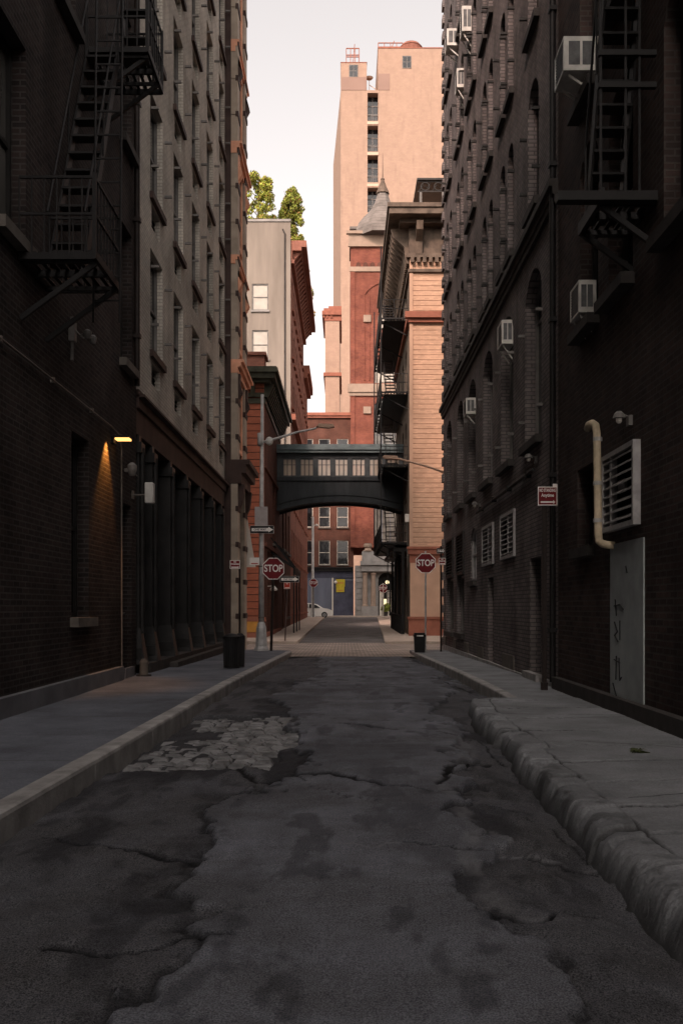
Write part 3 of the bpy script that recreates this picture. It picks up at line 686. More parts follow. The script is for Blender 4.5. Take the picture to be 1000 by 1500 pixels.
# storefront
sf = MB(); sf.box(XL-.5, XL-.42, 18.37, 31.89, .3, 5.3)
for y in np.arange(18.5, 31.5, 1.15):
    for z in (.5, 2.6): sf.box(XL-.42, XL-.38, y+.1, y+1.0, z, z+1.9)
sf.build('storefront_panels', M['store_dark'], b2)
be = MB(); be.box(XL-.5, XL+.05, 18.36, 31.9, 5.25, 5.596); be.box(XL-.5, XL+.16, 18.36, 31.9, 5.45, 5.5); be.box(XL-.5, XL+.0, 18.36, 31.9, 4.75, 5.248)
be.build('beam', M['brown_trim'], b2)
for y in (18.62, 19.9, 21.95, 24.2, 26.45, 28.75, 31.0):
    c = MB(); c.box(XL-.3, XL+.02, y-.1, y+.1, .5, 4.748); c.tube([(XL+.05, y, .9), (XL+.05, y, 4.5)], .06, 8)
    c.box(XL-.3, XL+.08, y-.17, y+.17, 4.4, 4.6); c.box(XL-.3, XL+.1, y-.2, y+.2, .42, .62)
    c.add([(XL-.3,y-.2,.3),(XL+.15,y-.2,.3),(XL+.15,y+.2,.3),(XL-.3,y+.2,.3),(XL-.3,y-.1,1.0),(XL+.04,y-.1,1.0),(XL+.04,y+.1,1.0),(XL-.3,y+.1,1.0)], [(0,1,5,4),(1,2,6,5),(2,3,7,6),(3,0,4,7),(4,5,6,7)])
    c.build('iron_column', M['column_iron'], b2)
st = MB(); st.box(XL-.5, XL+.16, 18.9, 31.85, .05, .3); st.box(XL-.5, XL+.34, 21, 31.8, .04, .2); st.build('step', M['stone_dark'], b2)
# ---- ornate corner building
XC = -3.8
b3 = thing('corner_building', 'narrow ornate corner building with pinkish cornices and cream quoins beside the grey facade', 'building', (-8, 33.4, 0))
holes = [(32.85, 34.05, z, z+2.2) for z in (6.9, 10.4, 14.0, 17.6, 21.0)] + [(32.9, 34.0, .5, 3.6)]
wb = MB(); facade(wb, 'E', XC, 31.92, 34.9, -.2, 25, holes, .25); shell(wb, -16, XC, 31.92, 34.9, -.2, 25, 'E'); wb.build('wall', M['brown_trim'], b3)
box(-16, XC+.75, 31.92, 35.3, 25.001, 25.6).build('roof', M['sunlit_trim'], b3)
for h in holes[:5]: window(b3, 'E', XC, 33.45, h[2], 1.2, 2.2, 0, 'mv', 'frame_dark', 'pane_dark', .22, True, 'sunlit_trim', .34)
dd = box(XC-.2, XC-.15, 32.905, 33.995, .5, 3.6).build('door', M['dark_paint'], b3)
for y0, y1 in ((31.95, 32.6), (34.25, 34.95)):
    q = MB(); z = -.1
    while z < 24:
        q.box(XC, XC+.22, y0, y1, z, z+1.12); q.box(XC, XC+.15, y0+.02, y1-.02, z+1.12, z+1.2); z += 1.2
    q.build('pilaster', M['cream'], b3)
for y0, y1 in ((31.95, 32.6), (34.25, 34.95)):
    z = 1.02
    while z < 24:
        if not 4.9 < z < 6.4: box(XC+.15, XC+.25, y0-.01, y1+.02, z, z+.18).build('quoin_band', M['brown_trim'], b3)
        z += 1.2
for y in (32.72, 34.12): MB().tube([(XC+.1, y, 6.4), (XC+.1, y, 24.5)], .05, 8).build('rainwater_pipe', M['sunlit_trim'], b3)
def bracketed(zc, p, mat, bm, h=.5):
    q = MB(); q.box(XC, XC+p*.55, 31.93, 35.1, zc-h, zc-h*.55); q.box(XC, XC+p*.8, 31.93, 35.25, zc-h*.55, zc-h*.2); q.box(XC, XC+p, 31.93, 35.4, zc-h*.2, zc)
    q.build('cornice', M[mat], b3)
    for y in (32.25, 34.6):
        g = MB(); g.prism([(XC+.2, zc-h-.9), (XC+.2, zc-h), (XC+p*.7, zc-h), (XC+p*.65, zc-h-.3), (XC+.36, zc-h-.6)], 'y', y-.16, y+.16); g.build('bracket', M[bm], b3)
bracketed(6.35, .62, 'brown_trim', 'brown_trim', .8); bracketed(9.7, .42, 'sunlit_trim', 'brown_trim', .45); bracketed(13.2, .27, 'sunlit_trim', 'sunlit_trim', .3)
bracketed(17.0, .36, 'sunlit_trim', 'sunlit_trim', .4); bracketed(20.4, .27, 'sunlit_trim', 'brown_trim', .4)
ban = thing('hanging_banner', 'white triangular banner hung on the end wall of the ornate corner building', 'banner', (-3.62, 34.98, 2.9))
MB().add([(0,0,-.02),(.36,0,-.02),(.0,0,2.1),(0,.03,-.02),(.36,.03,-.02),(0,.03,2.1)], [(0,1,2),(5,4,3),(0,3,4,1),(1,4,5,2),(2,5,3,0)]).build('cloth', M['white_paint'], ban, None, False)
MB().tube([(0,.015,-.1),(0,.015,2.2)], .02, 6).build('pole', M['pole_dark'], ban, None, False)
# ---- fire escapes of the alley
def platform(parent, x0, x1, y0, y1, z, side, hole=None, mat='dark_iron', rail=True, sp_=.12):
    g = MB()
    for x in (x0, x1): g.bar((x, y0, z), (x, y1, z), .05, .1)
    for y in np.arange(y0, y1+.01, (y1-y0)/max(2, round((y1-y0)/.9))): g.bar((x0, y, z-.02), (x1, y, z-.02), .05, .08)
    x = x0+.06
    while x < x1-.03:
        g.bar((x, y0, z+.03), (x, y1, z+.03), .05, .02); x += sp_
    g.build('grating', M[mat], parent)
    if rail:
        r = MB(); out = x1 if side > 0 else x0; inn = x0 if side > 0 else x1
        for zz in (.5, .95):
            r.bar((out, y0, z+zz), (out, y1, z+zz), .03); r.bar((inn, y0, z+zz), (out, y0, z+zz), .03); r.bar((inn, y1, z+zz), (out, y1, z+zz), .03)
        for y in np.arange(y0, y1+.01, .16): r.bar((out, y, z), (out, y, z+.95), .018)
        for x in np.linspace(inn, out, 7): r.bar((x, y0, z), (x, y0, z+.95), .018); r.bar((x, y1, z), (x, y1, z+.95), .018)
        for y in (y0, y1): r.bar((out, y, z-.05), (out, y, z+1.0), .045)
        r.build('railing', M[mat], parent)
def struts(parent, wall, out, ys, z, drop, mat='dark_iron'):
    for y in ys:
        MB().bar((wall, y, z-drop), (out, y, z-.06), .05, .06).bar((wall, y, z-.05), (out, y, z-.05), .04, .05).build('bracket', M[mat], parent)
def stair(parent, x0, x1, ya, za, yb, zb, mat='dark_iron', n=11, hand=True):
    s = MB()
    for x in (x0, x1): s.bar((x, ya, za), (x, yb, zb), .03, .15)
    for i in range(n):
        t = (i+.5)/n; y = ya+(yb-ya)*t; z = za+(zb-za)*t
        s.box(x0, x1, y-.11, y+.11, z-.015, z+.015)
    s.build('stair', M[mat], parent)
    if hand:
        h = MB()
        for x in (x0-.02, x1+.02):
            h.tube([(x, ya, za+.85), (x, yb, zb+.85)], .016, 6)
            for t in (.05, .5, .95): h.bar((x, ya+(yb-ya)*t, za+(zb-za)*t), (x, ya+(yb-ya)*t, za+(zb-za)*t+.85), .02)
        h.build('handrail', M[mat], parent)
fe = thing('fire_escape', 'black iron fire escape with a long steep stair above the pale security lights', 'fire escape', (XL, 13, 5.7))
platform(fe, XL+.02, -3.06, 11.7, 12.94, 5.72, 1); struts(fe, XL, -3.06, (11.8, 12.8), 5.72, .75)
platform(fe, XL+.02, -3.06, 14.8, 16.0, 10.05, 1); struts(fe, XL, -3.06, (14.9, 15.7), 10.05, .75)
stair(fe, -3.96, -3.5, 12.8, 5.85, 14.8, 10.0, n=13)
MB().bar((XL, 14.95, 10.02), (-3.06, 14.95, 10.02), .22, .16).build('cross_beam', M['dark_iron'], fe)
stair(fe, -3.6, -3.15, 15.8, 10.1, 14.5, 14.2)
lad = MB()
for x in (-3.35, -3.0): lad.tube([(x, 12.75, 5.2), (x+.02, 12.9, 11.5)], .016, 6)
for z in np.arange(5.5, 11.2, .32): lad.bar((-3.35, 12.76+.15*(z-5.2)/6.3, z), (-3.0, 12.76+.15*(z-5.2)/6.3, z), .02)
lad.build('drop_ladder', M['dark_iron'], fe)
# ================================================================== RIGHT SIDE
b4 = thing('arched_building', 'tall dark brick building with rows of arched windows and a stone string course', 'building', (8, 24, 0))
holes = []; big = [16.55, 19.35, 22.05, 24.85, 27.5, 30.5]; W1 = 1.5
for y in big: holes.append((y, y+W1, 4.4, 7.5, .42))
ups = [8.62, 11.9, 15.2, 18.5]
pairs = []
for k, y in enumerate(big):
    for z in ups:
        if k == 0: pairs.append((y+.25, y+1.25, z, z+2.3, .4))
        else:
            pairs.append((y-.05, y+.65, z, z+2.3, .35)); pairs.append((y+.95, y+1.65, z, z+2.3, .35))
holes += pairs
vents = [(19.05, 20.75, 2.42, 3.38), (21.8, 23.5, 2.4, 3.36)]
low = [(16.6, 17.6, .15, 2.3), (21.9, 22.75, .1, 2.1), (24.7, 25.9, 2.1, 3.5, .3), (27.3, 29.0, .65, 3.6), (30.0, 31.9, .62, 3.6)]
RY1 = 33.0
wb = MB(); facade(wb, 'W', XR, 15.27, RY1, -.2, 25.5, holes+vents+low, .3); shell(wb, XR, 22, 15.27, RY1, -.2, 25.5, 'W')
z = .1
while z < 25:
    wb.box(XR-.07, XR, RY1-.34, RY1+.004, z, z+.28); z += .56
wb.build('wall', M['brick_right'], b4)
box(XR-.25, 22, 15.27, RY1+.25, 25.501, 26.0).build('roof', M['brown_trim'], b4)
MB().box(XR-.09, XR, 15.27, RY1+.09, 8.02, 8.14).box(XR-.15, XR, 15.27, RY1+.13, 8.14, 8.26).box(XR-.06, XR, 15.27, RY1+.05, 7.9, 8.02).build('string_course', M['stone_dark'], b4)
for k, y in enumerate(big):
    window(b4, 'W', XR, y+W1/2, 4.4, W1, 3.1, .42, 'tp', 'frame_grey', 'pane_dark', .27, True, 'stone_dark', .36)
for h in pairs:
    if seen(h[0], h[2]): window(b4, 'W', XR, (h[0]+h[1])/2, h[2], h[1]-h[0], 2.3, h[4], 'mp', 'frame_dark', 'pane_dark', .25, True, 'stone_dark', .32)
def louvre(parent, y0, y1, z0, z1, n, mat, back='slot_dark', mull=None, name='vent'):
    f = MB(); t = .07
    f.box(XR-.05, XR+.05, y0, y1, z0, z0+t); f.box(XR-.05, XR+.05, y0, y1, z1-t, z1); f.box(XR-.05, XR+.05, y0, y0+t, z0+t, z1-t); f.box(XR-.05, XR+.05, y1-t, y1, z0+t, z1-t)
    for u in (mull or []): f.box(XR-.045, XR+.05, y0+(y1-y0)*u-.035, y0+(y1-y0)*u+.035, z0+t, z1-t)
    for i in range(n):
        z = z0+t+(i+.5)*(z1-z0-2*t)/n
        f.add([(XR-.04, y0+t, z-.03),(XR-.04, y1-t, z-.03),(XR+.03, y1-t, z+.02),(XR+.03, y0+t, z+.02),(XR-.04, y0+t, z-.015),(XR-.04, y1-t, z-.015),(XR+.03, y1-t, z+.035),(XR+.03, y0+t, z+.035)],
              [(0,1,2,3),(4,5,6,7),(0,1,5,4),(2,3,7,6)])
    o = f.build(name, M[mat], parent)
    return o
for h in vents:
    o = louvre(b4, h[0]+.002, h[1]-.002, h[2]+.002, h[3]-.002, 8, 'vent_white', mull=(.42,))
    box(XR+.2, XR+.24, h[0]+.01, h[1]-.01, h[2]+.01, h[3]-.01).build('backing', M['slot_dark'], o, None, False).location = tuple(-np.array([0., 0., 0.]))
for h in low[:2]:
    dmb = box(XR+.2, XR+.25, h[0]+.003, h[1]-.003, h[2]+.003, h[3]-.003)
    for z in np.arange(h[2]+.2, h[3]-.6, .65): dmb.box(XR+.17, XR+.2, h[0]+.15, h[1]-.15, z, z+.5)
    dm = dmb.build('door', M['dark_paint'], b4)
    MB().tube([(XR+.12, h[0]+.1, 1.05), (XR+.12, h[0]+.1, 1.3)], .02, 6).build('handle', M['galvanised'], dm, None, False)
window(b4, 'W', XR, 25.3, 2.1, 1.2, 1.4, .3, 'mv', 'vent_white', 'pane_dark', .12, True, 'stone_dark', .2)
for h in low[3:]:
    mid = 2.3
    louvre(b4, h[0]+.002, h[1]-.002, mid+.06, h[3]-.002, 12, 'frame_dark', name='louvre')
    window(b4, 'W', XR, (h[0]+h[1])/2, h[2], h[1]-h[0], mid-h[2]+.05, 0, 'v', 'frame_grey', 'pane_dark', .2, True, 'stone_dark', .28)
for y0, y1 in ((19.2, 20.6), (23.5, 24.4), (26.2, 27.2), (29.1, 29.9), (32.0, 32.9)): box(XR-.025, XR, y0, y1, .05, .42).build('foundation_stone', M['stone_sill'], b4)
MB().box(XR-.06, XR, 15.27, 16.5, .0, .2).box(XR-.05, XR, 17.7, RY1, -.1, .14).build('plinth', M['kerb_stone'], b4)
box(XR-.12, XR, 16.45, 17.75, .05, .24).build('step', M['kerb_stone'], b4)
# conduit with two hooded lights
cdt = MB(); cdt.tube([(XR-.07, 16.9, 3.84), (XR-.07, 24.2, 3.8)], .035, 8)
for y in (17.5, 19.5, 21.5, 23.5): cdt.box(XR-.11, XR, y-.03, y+.03, 3.77, 3.88)
props(cdt.build('wall_conduit', M['dark_iron']), 'dark conduit running level above the two white wall vents', 'conduit')
def bulk(y, z, label, group):
    t_ = thing('bulkhead_lamp', label, 'lamp', (XR, y, z), 0, group)
    MB().box(-.05, 0, -.05, .05, -.06, .06).tube([(-.05,0,.05),(-.14,0,.08)], .015, 6).lathe([(.075,-.03),(.06,.02),(.03,.05)], -.15, 0, .06, 12).build('hood', M['frame_grey'], t_, None, False)
    MB().lathe([(.02,-.09),(.035,-.07),(.035,-.03)], -.15, 0, .06, 10).build('bulb', M['white_paint'], t_, None, False)
    return t_
bulk(16.95, 4.02, 'small pale hooded lamp just above the red no standing sign', None)
bulk(24.0, 3.95, 'small pale hooded lamp at the far end of the conduit over the vents', None)
# downpipe groove at the joint of the two right buildings
pipe = MB(); pipe.tube([(XR-.06, 15.4, .2), (XR-.06, 15.4, 24)], .05, 10)
for z in np.arange(1, 24, 2.5): pipe.box(XR-.12, XR, 15.33, 15.47, z, z+.07)
props(pipe.build('downpipe', M['dark_iron']), 'black downpipe running up the joint between the arched building and its reddish brick neighbour', 'pipe')
# ---- nearest building on the right
b5 = thing('brick_building', 'dark reddish brick building with a white painted base panel, beige pipe and slatted grille', 'building', (8, 2, 0))
holes = [(12.85, 13.85, 5.35, 7.9, .3), (11.3, 12.35, 5.35, 7.9, .3), (9.2, 10.2, 5.35, 7.9, .3), (12.85, 13.85, 8.55, 11.0, .3), (11.0, 12.2, 8.9, 11.4, .3), (13.1, 14.0, 2.25, 3.4), (11.0, 12.36, 2.36, 3.34)]
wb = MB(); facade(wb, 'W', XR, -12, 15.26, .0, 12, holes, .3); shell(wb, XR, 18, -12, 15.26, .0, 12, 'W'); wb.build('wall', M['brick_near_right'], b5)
box(XR-.2, 18, -12, 15.26, 12.001, 12.4).build('roof', M['brown_trim'], b5)
for h in holes[:5]: window(b5, 'W', XR, (h[0]+h[1])/2, h[2], h[1]-h[0], h[3]-h[2], h[4], 'm', 'frame_dark', 'pane_dark', .26, True, 'stone_dark', .4)
window(b5, 'W', XR, 13.55, 2.25, .9, 1.15, 0, '', 'frame_dark', 'slot_dark', .26, True, 'stone_dark', .34)
pnl = box(XR-.02, XR, 10.85, 12.2, .3, 2.2).build('painted_panel', M['panel_white'], b5)
g = MB()
def scrib(pts, r=.008): g.tube([(XR-.026, y, z) for y, z in pts], r, 5)
scrib([(12.0,1.42),(11.75,1.44),(11.6,1.38)]); scrib([(11.95,1.5),(11.9,1.3)]); scrib([(11.98,1.22),(11.85,1.1),(11.98,1.05),(11.83,.98)]); scrib([(11.75,1.24),(11.75,1.0)])
scrib([(12.0,.75),(11.75,.72)]); scrib([(11.9,.8),(11.92,.5)]); scrib([(11.78,.78),(11.75,.5),(11.68,.55)]); scrib([(12.05,.45),(11.9,.3)]); scrib([(11.5,1.9),(11.45,1.82)])
g.build('graffiti_tag', M['graffiti'], pnl, None, False)
MB().box(XR-.12, XR, 9.0, 15.2, .05, .30).box(XR-.16, XR, 4, 9.0, .05, .34).build('plinth', M['stone_dark'], b5)
gv = thing('louvred_grille', 'large pale slatted grille beside the beige bent pipe on dark brick', 'grille', (XR, 11.68, 2.36))
gm = MB(); t = .06
for a in ((-.68,.68,0,t),(-.68,.68,.98-t,.98)): gm.box(-.09, .0, a[0], a[1], a[2], a[3])
for y in (-.68, .62): gm.box(-.09, 0, y, y+t, t, .98-t)
gm.box(-.08, 0, .27, .33, t, .98-t); gm.build('frame', M['vent_white'], gv, None, False)
for i in range(8):
    z = .1+i*.108
    MB().add([(-.085,-.62,z),(-.085,.62,z),(-.02,.62,z+.045),(-.02,-.62,z+.045),(-.085,-.62,z+.018),(-.085,.62,z+.018),(-.02,.62,z+.063),(-.02,-.62,z+.063)], [(0,1,2,3),(4,5,6,7),(0,1,5,4),(2,3,7,6),(0,3,7,4),(1,2,6,5)]).build('slat', M['vent_white'], gv, None, False)
box(.1, .12, -.68, .68, .0, .98).build('backing', M['slot_dark'], gv, None, False)
box(-.03, .0, -.15, .15, .45, .6).build('latch', M['galvanised'], gv, None, False)
t_ = bulk(11.35, 3.62, 'small dark lamp mounted just above the large slatted grille', None)
bp = thing('beige_pipe', 'beige bent drainpipe standing on dark brick beside the large slatted grille', 'pipe', (XR-.1, 12.35, 2.2))
MB().tube([(-.1,.28,1.56),(-.1,.2,1.6),(-.08,.1,1.6),(-.06,.02,1.56),(-.05,0,1.46),(-.03,0,.15),(-.02,0,.06),(-.0,-.08,.02),(.0,-.22,.0),(.1,-.3,-.02)], .05, 12).build('pipe', M['pipe_beige'], bp, None, False, smooth=True)
cm = MB()
for z in (.3, .78, 1.35): cm.lathe([(.06,0),(.06,.05)], -.04, 0, z, 12)
cm.build('clamp', M['galvanised'], bp, None, False)
fe2 = thing('fire_escape', 'black iron fire escape hanging between the two big air conditioners on dark brick', 'fire escape', (XR, 10, 5.8))
platform(fe2, 2.8, XR-.02, 10.4, 11.4, 5.88, -1, rail=False); struts(fe2, XR, 2.8, (10.5, 11.3), 5.88, .5)
platform(fe2, 2.5, XR-.02, 9.4, 11.4, 9.3, -1); struts(fe2, XR, 2.5, (9.5, 11.2), 9.3, .75)
rl_ = MB()
for z in (1.2, 1.55): rl_.bar((2.75, 10.4, 5.88+z), (3.38, 10.4, 5.88+z), .06)
for x in (2.78, 3.05, 3.2): rl_.bar((x, 10.4, 5.9), (x, 10.4, 9.2), .022)
rl_.bar((2.8, 10.4, 5.95), (2.8, 11.4, 5.95), .05).build('railing', M['dark_iron'], fe2)
stair(fe2, 2.95, 3.35, 11.7, 6.0, 10.6, 9.25, n=14)
MB().bar((2.3, 10.4, 5.86), (3.38, 10.4, 5.86), .14, .1).build('beam_end', M['dark_iron'], fe2)
# ---- window air conditioners
def make_ac(label):
    a = thing('air_conditioner', label, 'air conditioner', (0, 0, 0), 0, None)
    c = MB(); t = .025
    c.box(-.5, .1, -.3, .3, 0, t).box(-.5, .1, -.3, .3, .42-t, .42).box(-.5, .1, -.3, -.3+t, t, .42-t).box(-.5, .1, .3-t, .3, t, .42-t).box(-.5, -.5+t, -.3+t, -.24, t, .42-t).box(-.5, -.5+t, .24, .3-t, t, .42-t)
    c.build('casing', M['ac_body'], a, None, False)
    g_ = MB(); g_.box(-.47, -.46, -.275, .275, t, .42-t)
    for i in range(9): g_.box(-.495, -.475, -.24, .24, .05+i*.037, .062+i*.037)
    g_.build('coil_grille', M['ac_grille'], a, None, False)
    for sg in (-1, 1):
        s_ = MB()
        for k in range(2): s_.box(-.42+k*.22, -.24+k*.22, sg*.3-(.004 if sg < 0 else 0), sg*.3+(.004 if sg > 0 else 0), .07, .36)
        s_.build('side_grille', M['ac_grille'], a, None, False)
    for sg in (-.2, .2): MB().bar((.05, sg, -.25), (-.4, sg, -.02), .03).build('support', M['ac_body'], a, None, False)
    return a
ac = make_ac('large white air conditioner jutting out high beside the hanging fire escape'); ac.location = (XR, 13.3, 8.72); ac.scale = (.85, .95, 1.1)
GA = 'window air conditioners on the right walls'; ac['group'] = GA
for y, z, s, l in ((13.35, 5.45, (.4, .85, 1.05), 'grey white air conditioner low in a dark window above the beige pipe'),
                   (19.75, 6.78, (.42, .95, 1.15), 'white air conditioner in the head of a big arched window below the string course'),
                   (25.4, 6.5, (.45, .9, 1.0), 'small white air conditioner in an arched window, farther than the one nearest the string course'),
                   (28.9, 18.25, (.7, .9, 1.2), 'tiny white air conditioner near the top, closest to the sky edge'),
                   (26.0, 16.95, (.5, .8, 1.6), 'tiny white air conditioner near the top, second from the sky edge'),
                   (27.6, 16.3, (.4, .8, 1.3), 'tiny white air conditioner just below the two highest ones')):
    c = dup(ac, (XR, y, z), 0, l, GA); c.scale = s
# ================================================================== FAR BLOCK
def ring(mb, X0, X1, Y0, Y1, layers):
    for p, z0, z1 in layers: mb.box(X0-p, X1+p, Y0-p, Y1+p, z0, z1)
    return mb
# ---- brick building with green cornice, left of the footbridge
XF = -3.8
f1 = thing('rusticated_building', 'red banded brick building with heavy green black cornice behind the lamp with signs', 'building', (-10, 50, -.1))
wb = MB(); facade(wb, 'S', 45, -22, XF, -.3, 12.0, [(-7.5,-6.3,2,5),(-7.5,-6.3,7,10)], .25); wb.build('wall', M['far_brick'], f1)
wb = MB(); facade(wb, 'E', XF, 45, 56, -.3, 12.0, [(47,48.6,.2,4.2),(50.5,52,4.8,8)], .3); shell(wb, -22, XF, 45, 56, -.3, 12, 'ES'); wb.build('side_wall', M['far_brick_shaded'], f1)
window(f1, 'S', 45, -6.9, 2, 1.2, 3, 0, 'm', 'frame_dark', 'pane_dark'); window(f1, 'S', 45, -6.9, 7, 1.2, 3, 0, 'm', 'frame_dark', 'pane_dark')
window(f1, 'E', XF, 51.25, 4.8, 1.5, 3.2, 0, 'm', 'frame_dark', 'pane_dark')
box(XF-.25, XF-.2, 47, 48.6, .2, 4.2).build('door', M['dark_paint'], f1)
cn = ring(MB(), -22, XF, 45, 56, [(.06, 11.0, 11.25), (.12, 11.3, 11.5), (.3, 11.95, 12.1), (.55, 12.1, 12.35), (.68, 12.35, 12.55), (.62, 12.55, 12.62)])
for y in np.arange(45.1, 56, .62): cn.prism([(XF, 11.3), (XF+.16, 11.3), (XF+.45, 11.95), (XF, 11.95)], 'y', y, y+.2)
for x in np.arange(-10, XF, .62): cn.prism([(45, 11.3), (44.84, 11.3), (44.55, 11.95), (45, 11.95)], 'x', x, x+.2)
cn.build('cornice', M['cornice_green'], f1)
MB().box(-8.4+3.3, -3.9-.0, 46.2, 47.4, 12.62, 13.6).box(-5.2, -3.8, 46.1, 47.5, 13.6, 13.75).build('chimney', M['brick_pink'], f1)
MB().box(-22, XF+.1, 44.9, 45, -.3, .22).box(XF, XF+.1, 45, 56, -.3, .22).box(-22, XF+.08, 44.92, 45, .75, .95).build('plinth', M['terracotta'], f1)
box(-4.9, -3.95, 44.93, 44.99, .24, .74).build('painted_patch', M['ochre'], f1)
MB().box(XF, XF+.12, 45.0, 56, 4.3, 4.5).box(XF, XF+.1, 45, 56, 8.0, 8.12).build('string_course', M['far_brick_shaded'], f1)
aw = thing('entrance_awning', 'dark sloping awning low on the shaded side of the red banded building', 'awning', (XF, 52, 3.4))
MB().prism([(0,.9),(0,.8),(1.2,.0),(1.25,.1)], 'y', -3, 3.2).box(1.15, 1.25, -3, 3.2, -.25, .02).build('canopy', M['dark_paint'], aw, None, False)
for y in (-2.9, 0, 3.1): MB().bar((1.2, y, 0), (0, y, 1.6), .05).bar((1.18, y, .0), (1.18, y, -3.3), .07).build('post', M['dark_iron'], aw, None, False)
def make_lamp_small(label, loc):
    t = thing('entrance_lamp', label, 'lamp', loc)
    MB().lathe([(.16,-.12),(.2,-.05),(.05,.12)], .3, 0, 0, 10).tube([(0,0,.1),(.3,0,.12)], .02, 6).build('shade', M['white_paint'], t, None, False); return t
make_lamp_small('small pale bowl lamp beside the lower one way arrow', (XF, 47.0, 2.35))
# low dark annex under the bridge on the left
f2 = thing('low_building', 'low dark red brick building joining the footbridge and the stucco building', 'building', (-10, 60, 0))
wb = MB(); facade(wb, 'E', XF, 56.02, 66.9, -.3, 9.0, [(58,59.4,.2,3.4),(61,62.4,.8,3.4),(64,65.4,.8,3.4),(58,59.4,5,7.6),(61,62.4,5,7.6),(64,65.4,5,7.6)], .25); shell(wb, -22, XF, 56.02, 66.9, -.3, 9, 'E'); wb.build('wall', M['red_dark'], f2)
box(-22, XF+.1, 56.03, 66.9, 9.001, 9.2).build('roof', M['brown_trim'], f2)
for y, z, h in ((61.7,.8,2.6),(64.7,.8,2.6),(58.7,5,2.6),(61.7,5,2.6),(64.7,5,2.6)): window(f2, 'E', XF, y, z, 1.4, h, 0, 'm', 'frame_dark', 'pane_dark')
box(XF-.22, XF-.17, 58, 59.4, .2, 3.4).build('door', M['dark_paint'], f2)
# ---- grey stucco building with roof garden
f3 = thing('stucco_building', 'grey stucco faced building with two pale windows and roof trees', 'building', (-10, 77, 0))
hs = [(-6.5,-5.36,22.25,24.1),(-6.5,-5.36,18.82,20.85),(-6.5,-5.36,15.2,17.2)]
wb = MB(); facade(wb, 'S', 67, -22, XF, -.3, 28.6, hs, .14); wb.build('wall', M['stucco'], f3)
for h in hs: 
    window(f3, 'S', 67, (h[0]+h[1])/2, h[2], h[1]-h[0], h[3]-h[2], 0, 'm', 'frame_grey', 'pane_blind', .12, True, 'limestone_grey', .2)
hs = [(y, y+1.1, z, z+2.1) for y in np.arange(68.6, 87, 2.35) for z in (1.0, 4.9, 8.6, 12.2, 15.8, 19.4, 22.8)]
wb = MB(); facade(wb, 'E', XF, 67, 88, -.3, 27.2, hs, .2); shell(wb, -22, XF, 67, 88, -.3, 27.2, 'ES'); wb.build('side_wall', M['brick_pink'], f3)
for h in hs: window(f3, 'E', XF, (h[0]+h[1])/2, h[2], 1.1, 2.1, 0, 'm', 'frame_grey', 'pane_dark', .18, True, 'terracotta', .3)
cn = MB()
for p, z0, z1 in ((.25,25.6,25.85),(.12,25.85,26.5),(.75,26.5,26.75),(1.1,26.75,27.2)): cn.box(XF-.3, XF+p, 67.15, 88.1, z0, z1)
for y in np.arange(67.5, 88, .9): cn.prism([(XF,25.9),(XF+.2,25.9),(XF+.7,26.5),(XF,26.5)], 'y', y, y+.3)
cn.build('cornice', M['brick_pink'], f3)
MB().box(-22, XF+.02, 66.93, 67, 28.45, 28.62).build('coping', M['limestone_grey'], f3)
MB().tube([(-4.2, 66.93, 12), (-4.2, 66.93, 27.6), (-4.35, 66.93, 27.9)], .05, 8).build('drainpipe', M['stone_dark'], f3)
box(-22, XF, 67.3, 88, 27.21, 27.4).build('roof', M['stone_dark'], f3)
MB().box(XF, XF+.35, 67.1, 88.05, 14.6, 15.0).build('string_course', M['terracotta'], f3)
f4 = thing('side_building', 'narrow pink brick building directly beyond the stucco building', 'building', (-10, 92, 0))
hs = [(y, y+1.1, z, z+2.1) for y in (89.2, 91.6, 94) for z in (1.0, 4.9, 8.6, 12.2, 15.8, 19.4)]
wb = MB(); facade(wb, 'E', XF, 88.15, 97, .0, 23.6, hs, .2); shell(wb, -22, XF, 88.15, 97, 0, 23.6, 'E'); wb.build('wall', M['brick_pink'], f4)
for h in hs: window(f4, 'E', XF, (h[0]+h[1])/2, h[2], 1.1, 2.1, 0, 'm', 'frame_grey', 'pane_dark', .18, True, 'terracotta', .3)
MB().box(-22, XF+.35, 88.16, 97.2, 22.6, 23.0).box(-22, XF+.55, 88.16, 97.4, 23.0, 23.75).build('cornice', M['terracotta'], f4)
# ---- footbridge
sb = thing('footbridge', 'dark iron covered footbridge with paired windows spanning the alley between two buildings', 'footbridge', (-.2, 54.5, 7))
BX0, BX1, BY0, BY1 = XF+.002, 3.248, 53.5, 55.7
def arch_z(x):
    u = (x-(BX0+BX1)/2)/((BX1-BX0)/2); return 7.34-.52*abs(u)**2.2
xs = np.linspace(BX0, BX1, 33)
low_ = [(x, arch_z(x)) for x in xs]
for y0, y1 in ((BY0, BY0+.12), (BY1-.12, BY1)):
    MB().prism(low_+[(BX1, 8.62), (BX0, 8.62)], 'y', y0, y1).build('spandrel', M['bridge_iron'], sb)
rb = MB()
for y0, y1 in ((BY0-.07, BY0), (BY1, BY1+.07)):
    rb.prism([(x, arch_z(x)-.02) for x in xs]+[(x, arch_z(x)+.16) for x in xs[::-1]], 'y', y0, y1)
    rb.prism([(x, arch_z(x)+.34) for x in xs]+[(x, arch_z(x)+.42) for x in xs[::-1]], 'y', y0+.02, y1)
    rb.box(BX0, BX1, y0-.02, y1, 8.5, 8.7)
    for x in np.linspace(BX0+.1, BX1-.1, 8): rb.box(x-.04, x+.04, y0+.03, y1, arch_z(x)+.4, 8.5)
rb.build('arch_rib', M['bridge_iron'], sb)
fl2 = MB()
for a, b in zip(low_[:-1], low_[1:]): fl2.quad((a[0],BY0+.12,a[1]+.1),(b[0],BY0+.12,b[1]+.1),(b[0],BY1-.12,b[1]+.1),(a[0],BY1-.12,a[1]+.1))
